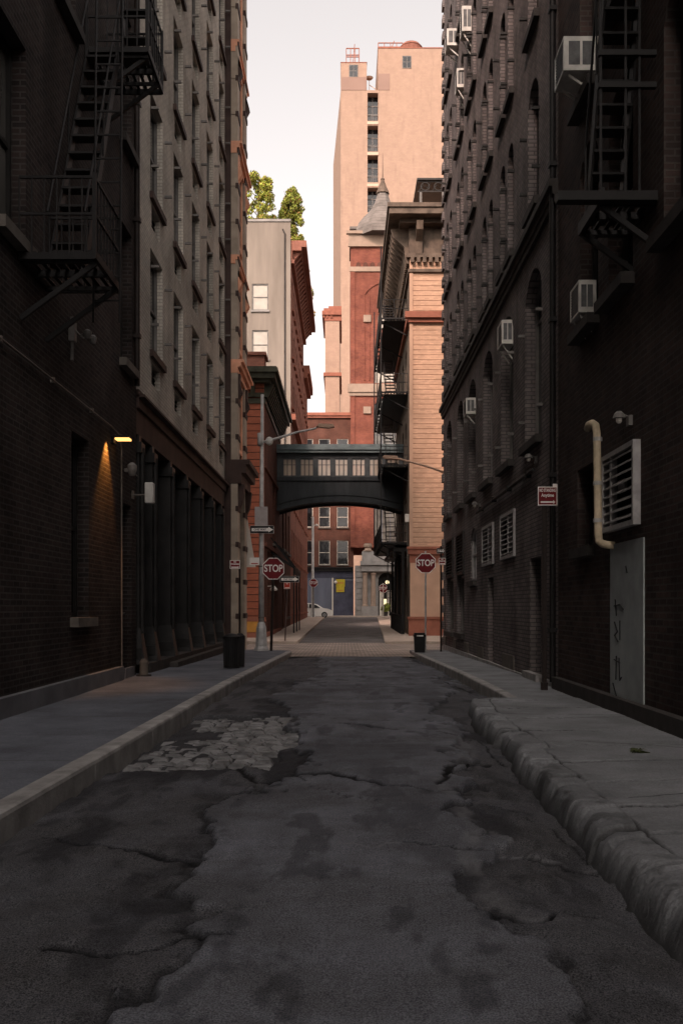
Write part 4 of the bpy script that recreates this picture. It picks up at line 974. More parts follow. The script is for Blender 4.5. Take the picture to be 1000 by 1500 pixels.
fl2.quad((BX0,BY0+.12,8.3),(BX1,BY0+.12,8.3),(BX1,BY1-.12,8.3),(BX0,BY1-.12,8.3)); fl2.build('floor', M['bridge_iron'], sb)
MB().box(BX0, BX1+.12, BY0-.3, BY1+.3, 10.2, 10.5).box(BX0, BX1+.1, BY0-.22, BY1+.22, 10.05, 10.2).build('roof', M['bridge_roof'], sb)
for y0, y1 in ((BY0, BY0+.12), (BY1-.12, BY1)):
    MB().box(BX0, BX1, y0, y1, 9.75, 10.05).build('frieze', M['bridge_iron'], sb)
    prev = BX0
    for k in range(7):
        x0 = -3.46+k*.965; x1 = x0+.74
        if x1 > BX1: x1 = BX1-.05
        MB().box(prev, x0, y0, y1, 8.62, 9.75).build('pier', M['bridge_window'], sb); prev = x1
        q = MB(); q.box(x0, x1, y0+.03, y0+.09, 8.74, 8.80); q.box(x0, x1, y0+.03, y0+.09, 9.69, 9.75); q.box(x0, x0+.04, y0+.03, y0+.09, 8.8, 9.69); q.box(x1-.04, x1, y0+.03, y0+.09, 8.8, 9.69)
        q.box(x0+.22, x0+.27, y0+.03, y0+.09, 8.8, 9.69); q.box(x1-.27, x1-.22, y0+.03, y0+.09, 8.8, 9.69); q.box(x0, x1, y0+.04, y0+.08, 9.38, 9.41); q.box(x0, x1, y0, y1, 8.62, 8.74)
        o = q.build('window', M['bridge_window'], sb)
        MB().quad((x0,y0+.06,8.78),(x1,y0+.06,8.78),(x1,y0+.06,9.72),(x0,y0+.06,9.72)).build('pane', M['see_through'], o, None, False)
    MB().box(prev, BX1, y0, y1, 8.62, 9.75).build('pier', M['bridge_window'], sb)
# ---- tan corner building on the right
XT = 3.25
f5 = thing('tan_corner_building', 'tan banded brick corner building with heavy bracketed cornice and a roof pergola', 'building', (12, 53, 0))
wb = MB(); facade(wb, 'S', 47.5, XT+.0, 5.05, 3.95, 19.6, [], .2); facade(wb, 'S', 47.5, 5.05, 26, 3.95, 19.6, [(8,9.2,z,z+2.2) for z in (5, 9, 13)], .2); wb.build('wall', M['tan_brick'], f5)
for z in (5, 9, 13): window(f5, 'S', 47.5, 8.6, z, 1.2, 2.2, 0, 'm', 'frame_dark', 'pane_dark')
hs = [(y, y+1.1, z, z+2.3, .2) for y in (50.3, 53.0, 57.2) for z in (4.9, 8.9, 12.7, 16.4)]
wb = MB(); facade(wb, 'W', XT, 47.5, 61, -.3, 19.6, hs+[(50.2, 51.6, 0, 3)], .25); shell(wb, XT, 26, 47.5, 61, -.3, 19.6, 'WS'); wb.build('side_wall', M['tan_shaded'], f5)
for h in hs: window(f5, 'W', XT, (h[0]+h[1])/2, h[2], 1.1, 2.3, .2, 'm', 'frame_dark', 'pane_dark', .2, True, 'limestone', .3)
box(XT+.2, XT+.24, 50.2, 51.6, 0, 3).build('door', M['dark_paint'], f5)
q = MB()
q.box(XT-.06, 5.1, 47.4, 47.5, 3.96, 19.0) if False else None
for x0, x1 in ((XT-.05, XT+.12), (5.0, 5.05)): q.box(x0, x1, 47.44, 47.5, 3.96, 19.3)
q.build('corner_strip', M['tan_plain'], f5)
MB().box(5.06, 26, 47.43, 47.5, 3.96, 19.4).build('side_pilaster', M['tan_plain'], f5)
MB().box(XT-.02, 26, 47.42, 47.5, .95, 3.62).build('base_wall', M['tan_plain'], f5)
MB().box(XT-.10, 26, 47.33, 47.5, -.3, .82).box(XT-.16, 26, 47.28, 47.5, .82, .95).build('plinth', M['terracotta'], f5)
MB().box(XT-.12, 26, 47.3, 47.5, 4.05, 4.3).box(XT-.18, 26, 47.25, 47.5, 4.3, 4.42).box(XT-.05, 26, 47.4, 47.5, 3.62, 4.05).build('string_course', M['terracotta'], f5)
mb = MB(); mb.box(XT-.12, 26, 47.34, 47.5, 15.55, 15.75); mb.box(XT-.28, 26, 47.2, 47.5, 15.75, 16.05); mb.box(XT-.16, XT, 47.5, 61, 15.7, 16.0); mb.build('belt_course', M['terracotta'], f5)
cn = MB()
for p, z0, z1 in ((.12,18.05,18.2),(.2,18.75,18.95),(.55,20.3,20.55),(1.1,20.55,20.85),(1.18,20.85,21.05)): cn.box(XT-p, 26+p, 47.5-p, 61+p, z0, z1)
cn.box(XT-.08, 26, 47.42, 61, 18.95, 20.3)
for x in np.arange(XT+.25, 9, 1.36): cn.prism([(47.5,18.9),(47.28,18.9),(47.2,19.5),(46.7,19.9),(46.6,20.3),(47.5,20.3)], 'x', x, x+.32)
for y in np.arange(47.7, 61, .68): cn.prism([(XT,18.6),(XT-.22,18.6),(XT-.3,19.4),(XT-.85,19.9),(XT-.95,20.3),(XT,20.3)], 'y', y, y+.26)
for x in np.arange(XT, 9, .3): cn.box(x, x+.17, 47.28, 47.42, 18.5, 18.76)
for y in np.arange(47.5, 61, .3): cn.box(XT-.22, XT-.08, y, y+.17, 18.5, 18.76)
cn.build('cornice', M['cornice_brown'], f5)
box(XT, 26, 47.6, 61, 21.06, 21.2).build('roof', M['tan_plain'], f5)
cg = thing('roof_pergola', 'ornamental iron roof pergola with scrollwork on the tan corner building', 'pergola', (4.75, 49.3, 21.2))
box(-.85, 3.2, 0, 2.6, 0, .85).build('base', M['tan_plain'], cg, None, False)
fz = MB(); fz.box(-1.0, 3.3, -.1, -.05, 2.1, 2.18); fz.box(-1.0, 3.3, -.1, -.05, 1.6, 1.66); fz.box(-1.05, 3.4, -.2, 2.7, 2.18, 2.28)
for k in range(6):
    cxk = -.62+k*.68; ring_ = [(cxk+.22*math.cos(a), -.08, 1.88+.2*math.sin(a)) for a in np.linspace(0, 2*math.pi, 13)]
    fz.tube(ring_, .035, 5, False); fz.tube([(cxk-.3,-.08,1.68),(cxk-.1,-.08,1.95),(cxk+.1,-.08,1.8),(cxk+.3,-.08,2.08)], .03, 5)
fz.build('scroll_frieze', M['frame_dark'], cg, None, False)
pp = MB()
for x in (-.85, .3, 1.5, 2.7):
    o = MB().box(x-.06, x+.06, -.1, .02, .85, 1.62).build('post', M['frame_grey'], cg, None, False)
# low dark building beyond, under the fire escape
f6 = thing('low_building', 'low dark brick building set back behind the tan corner building', 'building', (12, 80, 0))
hs = [(y, y+1.3, z, z+2.6) for y in np.arange(63, 95, 3.2) for z in (.9, 5.0)]
wb = MB(); facade(wb, 'W', 5.2, 61.02, 97, -.2, 8.6, hs, .25); shell(wb, 5.2, 26, 61.02, 97, -.2, 8.6, 'W'); wb.build('wall', M['red_dark'], f6)
for h in hs: window(f6, 'W', 5.2, (h[0]+h[1])/2, h[2], 1.3, 2.6, 0, 'm', 'frame_dark', 'pane_dark')
box(5.0, 26, 61.03, 97.2, 8.601, 8.9).build('roof', M['brown_trim'], f6)
fe3 = thing('fire_escape', 'tall many level black fire escape on the shaded side of the tan corner building', 'fire escape', (XT, 54, 4))
lv = [4.75, 8.75, 12.5, 16.3]
for z in lv:
    platform(fe3, 1.85, XT-.02, 49.2, 60.2, z, -1, sp_=.16); struts(fe3, XT, 1.85, (49.6, 54, 59.8), z, .8)
    box(2.0, XT-.02, 49.25, 60.1, z-.13, z-.10).build('deck', M['dark_iron'], fe3)
for a, b in zip(lv[:-1], lv[1:]): stair(fe3, 2.25, 2.8, 51.5, a+.1, 57.5, b-.05, n=13)
stair(fe3, 2.25, 2.8, 52, 16.4, 57.5, 19.6, n=10)
ld_ = MB()
for x in (2.2, 2.55): ld_.bar((x, 49.3, 1.7), (x, 49.3, 4.8), .05)
for z in np.arange(1.9, 4.8, .33): ld_.bar((2.2, 49.3, z), (2.55, 49.3, z), .03)
ld_.build('drop_ladder', M['dark_iron'], fe3)
mb = MB()
for y in (49.2, 60.2): mb.bar((1.85, y, 4.7), (1.85, y, 20.0), .07)
mb.bar((1.85, 54.7, 4.7), (1.85, 54.7, 17.3), .05); mb.build('corner_post', M['dark_iron'], fe3)
gp = thing('iron_stair_porch', 'black iron posts and railings standing under the tall many level fire escape', 'porch', (3.0, 55, 0))
pm = MB()
for y in (-5.5, -2, 2, 5.5): pm.bar((0, y, gz(55+y)+.1), (0, y, 4.4), .14)
pm.box(-.5, .2, -5.6, 5.6, 4.3, 4.5); pm.build('frame', M['dark_iron'], gp, None, False)
pm = MB()
for y in np.arange(-5.5, 5.5, .3): pm.bar((-.1, y, gz(55+y)+.1), (-.1, y, gz(55+y)+1.1), .04)
pm.bar((-.1,-5.5,gz(49.5)+1.1),(-.1,5.5,gz(60.5)+1.1), .05); pm.build('railing', M['dark_iron'], gp, None, False)
wbx = thing('junction_box', 'small white electrical box on the tan building beside the footbridge arch', 'electrical box', (XT, 48.6, 5.95))
MB().box(-.18, 0, -.12, .12, -.2, .2).box(-.195, -.18, -.1, .1, -.18, .18).build('box', M['white_paint'], wbx, None, False); MB().tube([(-.08,0,-.2),(-.08,0,-2.5)], .02, 6).build('conduit', M['cable'], wbx, None, False)
# ================================================================== END OF THE VIEW
PX = lambda x, d: (x-VPX)*d/F
PZ = lambda y, d: EYE+(HOR-y)*d/F
DN = 112.5
g1 = thing('brick_building', 'red brick building with cream framed windows facing down the end of the alley', 'building', (-4, 118, .4))
xs_ = [PX(x, DN) for x in (450, 475, 501.5)]; rows = [(6.45, 2.85), (10.85, 2.4), (15.1, 2.4), (18.95, 2.3)]
hs = [(x-.66, x+.66, z, z+h) for x in xs_+[xs_[0]-2.1, xs_[0]-4.2] for z, h in rows]
wb = MB(); facade(wb, 'S', DN, -16, 1.02, 6.0, 23.7, hs, .2); shell(wb, -16, 1.02, DN, 125, 6.0, 23.7, 'S'); wb.build('wall', M['red_dark'], g1)
for k, h in enumerate(hs): window(g1, 'S', DN, (h[0]+h[1])/2, h[2], 1.32, h[3]-h[2], 0, 'm', 'frame_cream', 'pane_dark', .15, True, 'stone_sill', .3)
MB().box(-16.1, 1.05, DN-.25, 125, 23.7, 23.95).box(-16.1, 1.02, DN-.4, 125.2, 23.95, 24.3).build('cornice', M['terracotta'], g1)
MB().box(-16, 1.0, DN-.35, DN, 5.7, 6.0).box(-16, 1.0, DN-.5, DN, 6.0, 6.15).build('fascia', M['dark_paint'], g1)
MB().box(-16, 1.02, DN+.1, 125, .3, 5.7).build('shopfront_wall', M['blue_shutter'], g1)
MB().box(-16, 1.0, DN-.02, DN+.1, 4.9, 5.7).build('shopfront_beam', M['purple_shutter'], g1)
s1 = box(-6, PX(486, DN), DN+.0, DN+.1, .42, 4.9); 
for x in np.arange(-5.9, PX(486, DN), .42): s1.box(x, x+.05, DN-.03, DN, .5, 4.4)
s1.build('roller_shutter', M['blue_shutter'], g1)
box(PX(488, DN), 1.0, DN-.01, DN+.1, .42, 4.6).build('roller_shutter', M['purple_shutter'], g1)
box(PX(486, DN), PX(488, DN), DN-.08, DN+.1, .42, 4.9).build('post', M['frame_cream'], g1)
ys = thing('yellow_sign', 'bright yellow poster board on the dark blue shopfront at the end', 'sign', (PX(498.5, DN), DN-.05, PZ(858, DN)))
MB().box(-.52, .52, -.03, .02, -.1, .76).box(-.5, .45, -.05, -.02, -.75, -.02).build('board', M['yellow'], ys, None, False)
MB().box(-.35, .3, -.055, -.051, -.6, -.5).box(-.4, .35, -.035, -.031, .25, .4).build('lettering', M['ochre'], ys, None, False)
ws = thing('shop_lamp', 'small white sign lamp beside the yellow poster', 'lamp', (PX(491.5, DN), DN-.2, PZ(853, DN)))
MB().lathe([(.12,-.15),(.2,0),(.12,.18)], 0, 0, 0, 10).box(-.03, .03, 0, .2, -.03, .03).build('shade', M['white_paint'], ws, None, False)
DM = 111.5
# ---- red brick exchange tower with turret
g2 = thing('turreted_building', 'red brick corner tower with stone bands and a grey bell shaped turret with spire', 'building', (6, 116, .4))
X0 = PX(513.5, DM); X1 = 22
ht = [(PX(547, DM), PX(584, DM), PZ(800, DM), PZ(582, DM), 1.3), (PX(549, DM), PX(582, DM), PZ(561, DM), PZ(531, DM)), (PX(553, DM), PX(582, DM), PZ(482, DM), PZ(452, DM), 1.12)]
wb = MB(); facade(wb, 'S', DM, X0, X1, 8.4, PZ(358, DM), ht, .5); shell(wb, X0, X1, DM, 128, 8.4, PZ(358, DM), 'S'); wb.build('wall', M['red_brick'], g2)
window(g2, 'S', DM, (ht[0][0]+ht[0][1])/2, ht[0][2], ht[0][1]-ht[0][0], ht[0][3]-ht[0][2], 1.3, 't', 'blue_shutter', 'pane_pale', .4, False)
window(g2, 'S', DM, (ht[1][0]+ht[1][1])/2, ht[1][2], ht[1][1]-ht[1][0], ht[1][3]-ht[1][2], 0, 't', 'frame_cream', 'pane_blind', .4, False)
window(g2, 'S', DM, (ht[2][0]+ht[2][1])/2, ht[2][2], ht[2][1]-ht[2][0], ht[2][3]-ht[2][2], 1.12, 't', 'frame_cream', 'pane_blind', .4, False)
def course(y0, y1, p, mat='limestone', name='string_course', x0=None):
    MB().box((x0 if x0 is not None else X0)-p, X1, DM-p, DM, PZ(y1, DM), PZ(y0, DM)).build(name, M[mat], g2)
course(563, 575, .35); course(575, 580, .2); course(395, 398, .15); course(358, 362, .3, 'limestone'); course(344, 358, .22, 'limestone'); course(340, 344, .5, 'limestone')
for x in np.arange(X0+.9, 5.2, .82): MB().tube([(x, DM-.08, PZ(388, DM)), (x, DM+.02, PZ(388, DM))], .28, 12).box(x-.28, x+.28, DM-.07, DM+.02, PZ(393, DM), PZ(388, DM)).build('arcade_niche', M['red_dark'], g2)
MB().box(X0-.15, X1, DM-.12, DM, PZ(395, DM), PZ(391, DM)).build('string_course', M['limestone'], g2)
fr_ = MB()
for a, b in ((PX(533,DM), PX(534.5,DM)), (PX(540,DM), PX(541.5,DM))): fr_.box(a, b, DM-.1, DM, PZ(557,DM), PZ(432,DM))
arc_ = arc_pts(PX(533,DM), PX(600,DM), PZ(432,DM), 1.5, 10)
for p_, q_ in zip(arc_[:-1], arc_[1:]): fr_.bar((p_[0], DM-.05, p_[1]), (q_[0], DM-.05, q_[1]), .12)
fr_.build('pilaster_strip', M['red_brick'], g2)
for y in (466, 600): MB().box(PX(532,DM), PX(543,DM), DM-.22, DM, PZ(y+6,DM), PZ(y-4,DM)).build('impost', M['limestone'], g2)
MB().box(X0-.0, X0+.5, DM-.1, DM, 8.5, PZ(398,DM)).build('corner_pilaster', M['red_brick'], g2)
MB().box(X0+.3, 9, DM+2.2, 124, PZ(341,DM), PZ(326,DM)).box(X0-.1, 9, DM+1.9, 124, PZ(326,DM), PZ(322,DM)).build('mansard', M['slate'], g2)
dm_ = MB(); ZB = PZ(358, DM); xc = PX(561, DM)
prof = [(3.45, 345), (3.4, 335), (3.1, 325), (2.55, 316), (1.95, 308), (1.4, 300), (1.0, 290), (.75, 280), (.62, 275)]
dm_.lathe([(r, PZ(y, DM)) for r, y in prof], xc, DM+1.6, 0, 8); tur = dm_.build('turret', M['slate'], g2, smooth=False)
MB().lathe([(.8, PZ(275.5,DM)), (.74, PZ(273,DM)), (.45, PZ(265,DM)), (.2, PZ(256,DM)), (.18, PZ(254.6,DM)), (.24, PZ(254,DM)), (.2, PZ(252.5,DM)), (.07, PZ(251,DM)), (.05, PZ(235,DM)), (.02, PZ(215,DM))], xc, DM+1.6, 0, 12).build('spire', M['cornice_brown'], tur, None, False)
MB().box(PX(556,DM), PX(576,DM), DM+.3, DM+4, PZ(344,DM), PZ(331,DM)).prism([(PX(552,DM), PZ(331,DM)), (PX(582,DM), PZ(331,DM)), (PX(567,DM), PZ(318,DM))], 'y', DM+.1, DM+4).build('dormer', M['slate'], g2)
# stone portico at the foot
g3 = thing('stone_portico', 'pale stone portico with paired columns and an urn at the foot of the red tower', 'portico', (4, 110, .45))
DP = 110.3
pb = MB(); ah = (PX(554,DP), PX(579,DP), .45, PZ(838,DP), 1.0)
facade(pb, 'S', DP+.6, PX(520,DP), 8, .4, PZ(828,DP), [ah], .8)
pb.build('wall', M['limestone_grey'], g3)
rs = MB()
for k in range(9):
    z = .45+k*.64; rs.box(PX(519.5,DP), PX(531,DP), DP+.35, DP+.6, z, z+.58)
rs.build('rusticated_pier', M['limestone_grey'], g3)
MB().box(PX(529,DP), PX(553,DP), DP-.5, DP+.6, .42, PZ(888,DP)).build('pedestal', M['limestone_grey'], g3)
for x in (534.5, 546.5):
    c = PX(x, DP); MB().lathe([(.36,0),(.36,.12),(.29,.2),(.28,1.4),(.24,3.55),(.3,3.65),(.34,3.75),(.34,3.86)], c, DP+.0, PZ(888,DP), 16).build('column', M['limestone'], g3)
MB().box(PX(529,DP), 8, DP-.45, DP+.6, PZ(838,DP)+.08, PZ(828,DP)).box(PX(527.5,DP), 8, DP-.7, DP+.6, PZ(828,DP), PZ(822,DP)).build('entablature', M['limestone_grey'], g3)
MB().box(PX(530,DP), PX(552,DP), DP-.4, DP+.5, PZ(822,DP), PZ(808,DP)).box(PX(552,DP), 8, DP-.2, DP+.5, PZ(822,DP), PZ(812,DP)).build('parapet', M['limestone_grey'], g3)
MB().lathe([(.55,0),(.6,.12),(.42,.2),(.34,.4),(.5,.55),(.52,.78),(.4,.84),(.42,.95)], PX(538.5,DP), DP, PZ(808,DP), 14).build('urn', M['limestone'], g3)
pd_ = MB().box(PX(556,DP), PX(560,DP), DP+.9, DP+1.1, .45, 3.3).box(PX(567,DP), PX(570,DP), DP+.9, DP+1.1, .45, 3.4).box(PX(573,DP), PX(575,DP), DP+.9, DP+1.1, .45, 3.4); pd_.build('door_post', M['frame_cream'], g3)
box(PX(552,DP), 8, DP+1.4, DP+1.5, .45, PZ(838,DP)).build('inner_wall', M['dark_paint'], g3)
MB().box(PX(562,DP), PX(566.5,DP), DP+1.3, DP+1.4, 1.5, 2.4).build('lit_window', M['shop_glow'], g3)
ll = thing('porch_lantern', 'small glowing globe lantern in the stone doorway at the end', 'lantern', (PX(567,DP), DP+.2, PZ(853,DP)))
MB().lathe([(.05,-.2),(.2,-.12),(.24,.02),(.16,.18),(.05,.24)], 0, 0, 0, 12).build('globe', M['shop_glow'], ll, None, False); MB().bar((0,0,.2),(0,0,.9), .04).build('rod', M['dark_iron'], ll, None, False)
# ---- slim building with bracketed cornice and the tall tower
g4 = thing('slim_building', 'slim pink brick building with stepped cornice seen against the sky beside the tower', 'building', (-2.3, 145, 0))
DS = 140
wb = MB(); shell(wb, PX(476,DS), PX(497,DS), DS, DS+12, 0, PZ(462,DS)); wb.build('wall', M['tower_pink'], g4)
mb = MB()
for x0, x1, y0, y1, p in ((475,500,462,470,.1),(471.5,500,456,462,.4),(474,500,452,456,.2),(481,500,449,452,.2)): mb.box(PX(x0,DS), PX(x1,DS), DS-p, DS+12, PZ(y1,DS), PZ(y0,DS))
for x in (473, 478, 484): mb.box(PX(x,DS), PX(x+2.2,DS), DS-.25, DS, PZ(466,DS), PZ(461,DS))
mb.build('cornice', M['terracotta'], g4)
box(PX(473.5,DS), PX(500,DS), DS-.2, DS+12, PZ(551,DS), PZ(546,DS)).build('string_course', M['terracotta'], g4)
DT = 165
g5 = thing('tower_block', 'tall plain pinkish tower block with a column of dark openings', 'tower', (10, 180, 0))
A = (PX(499,DT), DT); B = (PX(690,DT), DT); Cc = (PX(488,193), 193)
def tw(mb, x0, x1, z0, z1, y0=DT, y1=195): return mb.box(x0, x1, y0, y1, z0, z1)
t1 = PZ(132, DT)
hs = [(PX(538,DT), PX(553.5,DT), PZ(y1,DT), PZ(y0,DT)) for y0, y1 in ((136,177),(184,222),(228,267),(275,311),(319,357))]
wb = MB(); facade(wb, 'S', DT, A[0], B[0], 0, t1, hs, 1.6); 
wb.quad((A[0],DT,0),(A[0],DT,t1),(Cc[0],193,t1),(Cc[0],193,0)); wb.quad((A[0],DT,t1),(B[0],DT,t1),(B[0],193,t1),(Cc[0],193,t1)); wb.quad((Cc[0],193,0),(Cc[0],193,t1),(B[0],193,t1),(B[0],193,0))
wb.build('wall', M['tower_pink'], g5)
for h in hs:
    o = box(h[0], h[1], DT+1.5, DT+1.58, h[2], h[3]).build('window', M['pane_dark'], g5)
    rm = MB()
    for k in range(1, 3): rm.box(h[0], h[1], DT+1.42, DT+1.5, h[2]+(h[3]-h[2])*k/3-.08, h[2]+(h[3]-h[2])*k/3+.08)
    rm.box((h[0]+h[1])/2-.06, (h[0]+h[1])/2+.06, DT+1.41, DT+1.5, h[2], h[3])
    for k in range(6): rm.box(h[0]+k*.3, h[0]+k*.3+.06, DT+.1, DT+.16, h[2], h[2]+1.1)
    rm.box(h[0], h[1], DT+.1, DT+.17, h[2]+1.1, h[2]+1.2)
    rm.build('mullion', M['frame_grey'], o, None, False)
for y0 in (180, 225, 271, 314): MB().box(PX(537.5,DT), PX(554,DT), DT-.12, DT+.2, PZ(y0+2.5,DT), PZ(y0-1.5,DT)).build('lintel', M['tower_trim'], g5)
MB().box(A[0], PX(537,DT), DT, DT+16, t1, PZ(92,DT)).build('left_penthouse', M['tower_pink'], g5)
MB().box(PX(553.5,DT), B[0], DT, DT+18, t1, PZ(71,DT)).build('right_penthouse', M['tower_pink'], g5)
MB().box(A[0]-.05, PX(537.5,DT), DT-.05, DT+16, PZ(92,DT), PZ(91,DT)).box(PX(553,DT), B[0], DT-.06, DT+18, PZ(71,DT), PZ(69.5,DT)).build('parapet', M['terracotta'], g5)
MB().box(A[0]+.08, PX(536.5,DT), DT-.06, DT, PZ(132,DT), PZ(113,DT)).box(PX(554,DT), PX(570.5,DT), DT-.06, DT, PZ(132,DT), PZ(108,DT)).build('dark_panel', M['tower_panel'], g5)
for x0, x1, y0, y1 in ((511,524,95,113),(589,602,82,100)):
    o = MB().box(PX(x0,DT), PX(x1,DT), DT-.08, DT, PZ(y1,DT), PZ(y0,DT)).build('window', M['frame_grey'], g5)
    w2 = MB()
    for a in (0, 1):
        for b in (0, 1): w2.box(PX(x0+1+a*6,DT), PX(x0+6+a*6,DT), DT-.1, DT-.081, PZ(y1-1-b*8.5,DT), PZ(y1-8.5-b*8.5,DT))
    w2.build('pane', M['pane_dark'], o, None, False)
def scaffold(name, label, x0, x1, y0, y1, nx, nz, cat):
    t = thing(name, label, cat, (PX((x0+x1)/2,DT), DT+1, PZ(y1,DT)))
    W_, H_ = (x1-x0)*DT/F, (y1-y0)*DT/F; m_ = MB()
    for yy in (0, 2):
        for k in range(nx+1): m_.bar((-W_/2+W_*k/nx, yy, 0), (-W_/2+W_*k/nx, yy, H_), .12)
        for k in range(1, nz+1): m_.bar((-W_/2, yy, H_*k/nz), (W_/2, yy, H_*k/nz), .14)
    m_.bar((0, 0, 0), (W_*.15, 0, H_*1.25), .12)
    m_.build('frame', M['terracotta'], t, None, False); return t
scaffold('antenna_frame', 'small open metal antenna frame on the lower roof of the tower block', 507, 526, 66, 91, 3, 2, 'antenna')
scaffold('roof_railing', 'open roof railing beside the water tank on the tower top', 554, 590, 58, 70, 4, 2, 'railing')
wt = thing('water_tank', 'round brick coloured water tank on top of the tower block', 'water tank', (PX(605,DT), DT+6, PZ(70,DT)))
MB().lathe([(2.0,0),(2.0,3.2),(2.1,3.3),(1.6,3.9),(.2,4.6)], 0, 0, 0, 20).build('tank', M['brick_pink'], wt, None, False)
sd_ = thing('satellite_dish', 'small satellite dish beside the gap in the tower roof line', 'satellite dish', (PX(541,DT), DT+2, t1))
MB().lathe([(.1,2.9),(.5,3.0),(.7,3.25)], 0, 0, 0, 12).bar((0,0,0),(0,0,3), .1).bar((0,0,2.0),(1.2,0,1.2), .1).build('dish', M['tower_trim'], sd_, None, False)
# ================================================================== STREET FURNITURE
def text(name, body, size, mat, parent, loc, spx=1.0, bold=.0, maxw=0):
    cu = bpy.data.curves.new(name, 'FONT'); cu.body = body; cu.size = size; cu.align_x = 'CENTER'; cu.align_y = 'CENTER'; cu.offset = bold; cu.extrude = .0015
    tmp = bpy.data.objects.new('tmp', cu); me = bpy.data.meshes.new_from_object(tmp)
    bpy.data.objects.remove(tmp); bpy.data.curves.remove(cu)
    n = len(me.vertices); co = np.zeros(n*3); me.vertices.foreach_get('co', co); co = co.reshape(-1, 3)
    if maxw and n:
        ext = (co[:,0].max()-co[:,0].min())*spx
        if ext > maxw: spx *= maxw/ext
    out = np.stack([co[:,0]*spx, -co[:,2], co[:,1]], -1); me.vertices.foreach_set('co', out.ravel()); me.update()
    me.materials.clear(); me.materials.append(mat)
    return link(name, me, parent, loc)
def octagon(r): return [(r*math.cos(math.pi/8+k*math.pi/4), r*math.sin(math.pi/8+k*math.pi/4)) for k in range(8)]
def stop_sign(label, loc, zc, size, pole='pole_dark', pr=.035, lean=0.0, lower=None):
    t = thing('stop_sign', label, 'stop sign', loc, 0, 'stop signs along the alley')
    q = MB().tube([(lean*0, .03, 0), (lean, .03, zc+size*.62)], pr, 8)
    q.build('pole', M[pole], t, None, False)
    r = size/2/math.cos(math.pi/8); x = lean*zc/(zc+size*.62)
    pl = MB().prism([(x+u, zc+v) for u, v in octagon(r)], 'y', -.012, -.008).build('plate', M['sign_white'], t, None, False)
    MB().prism([(x+u, zc+v) for u, v in octagon(r*.93)], 'y', -.015, -.0121).build('red_face', M['sign_red'], pl, None, False)
    text('lettering', 'STOP', size*.46, M['sign_white'], pl, (x, -.0165, zc), .78, size*.008)
    return t
def arrow_poly(w, h, flip=1):
    return [(flip*x*w/2, z*h/2) for x, z in ((-.86,-.42),(.55,-.42),(.55,-.72),(.95,0),(.55,.72),(.55,.42),(-.86,.42))]
def one_way(parent, x, z, w, h, flip=1, y=-.02):
    pl = box(x-w/2, x+w/2, y, y+.006, z-h/2, z+h/2).build('one_way_plate', M['sign_white'], parent, None, False)
    box(x-w/2*.98, x+w/2*.98, y-.003, y-.0001, z-h/2*.95, z+h/2*.95).build('black_face', M['sign_black'], pl, None, False)
    MB().prism([(x+a, z+b) for a, b in arrow_poly(w, h, flip)], 'y', y-.0055, y-.0031).build('arrow', M['sign_white'], pl, None, False)
    text('lettering', 'ONE WAY', h*.36, M['sign_black'], pl, (x-w*.08*flip, y-.0075, z), .95, .002)
def parking_sign(parent, x, z, w, h, lines, y=-.02, mat='sign_red', arrow=True):
    pl = box(x-w/2, x+w/2, y, y+.005, z-h/2, z+h/2).build('red_plate', M[mat], parent, None, False)
    b = MB(); e = .012
    for a in ((x-w/2, x+w/2, z-h/2, z-h/2+e), (x-w/2, x+w/2, z+h/2-e, z+h/2), (x-w/2, x-w/2+e, z-h/2+e, z+h/2-e), (x+w/2-e, x+w/2, z-h/2+e, z+h/2-e)): b.box(a[0], a[1], y-.003, y-.0001, a[2], a[3])
    b.build('border', M['sign_white'], pl, None, False)
    n = len(lines)
    for k, s in enumerate(lines): text('lettering', s, h*.24, M['sign_white'], pl, (x, y-.005, z+h*.3-k*h*.26), .82, .0015, w*.84)
    if arrow:
        zz = z-h*.32; MB().prism([(x-w*.36, zz-.012), (x+w*.3, zz-.012), (x+w*.3, zz-.03), (x+w*.4, zz), (x+w*.3, zz+.03), (x+w*.3, zz+.012), (x-w*.36, zz+.012)], 'y', y-.004, y-.0001).build('arrow', M['sign_white'], pl, None, False)
D1 = 31.0; zs = gz(31)+.118
xs1 = PX(397, D1)
stop_sign('red STOP sign on a dark pole beside the tall street lamp with signs', (xs1, D1, zs), PZ(833, D1)-zs, .70, 'pole_dark', .045, PX(401, D1)-xs1)
D2 = 29.9; zr = gz(29.9)+.118
stop_sign('red STOP sign on a thin grey pole behind the square trash can', (PX(623, D2), D2, zr), PZ(825, D2)-zr, .62, 'galvanised', .028)
stop_sign('small far STOP sign beside the pale lamp post and white car', (PX(459, 97), 97, gz(97)+.1), PZ(854, 97)-.4, .85, 'pole_dark', .05)
stop_sign('small far STOP sign in front of the stone portico at the end', (PX(561, 95), 95, gz(95)+.1), PZ(862.5, 95)-.35, .85, 'frame_cream', .07)
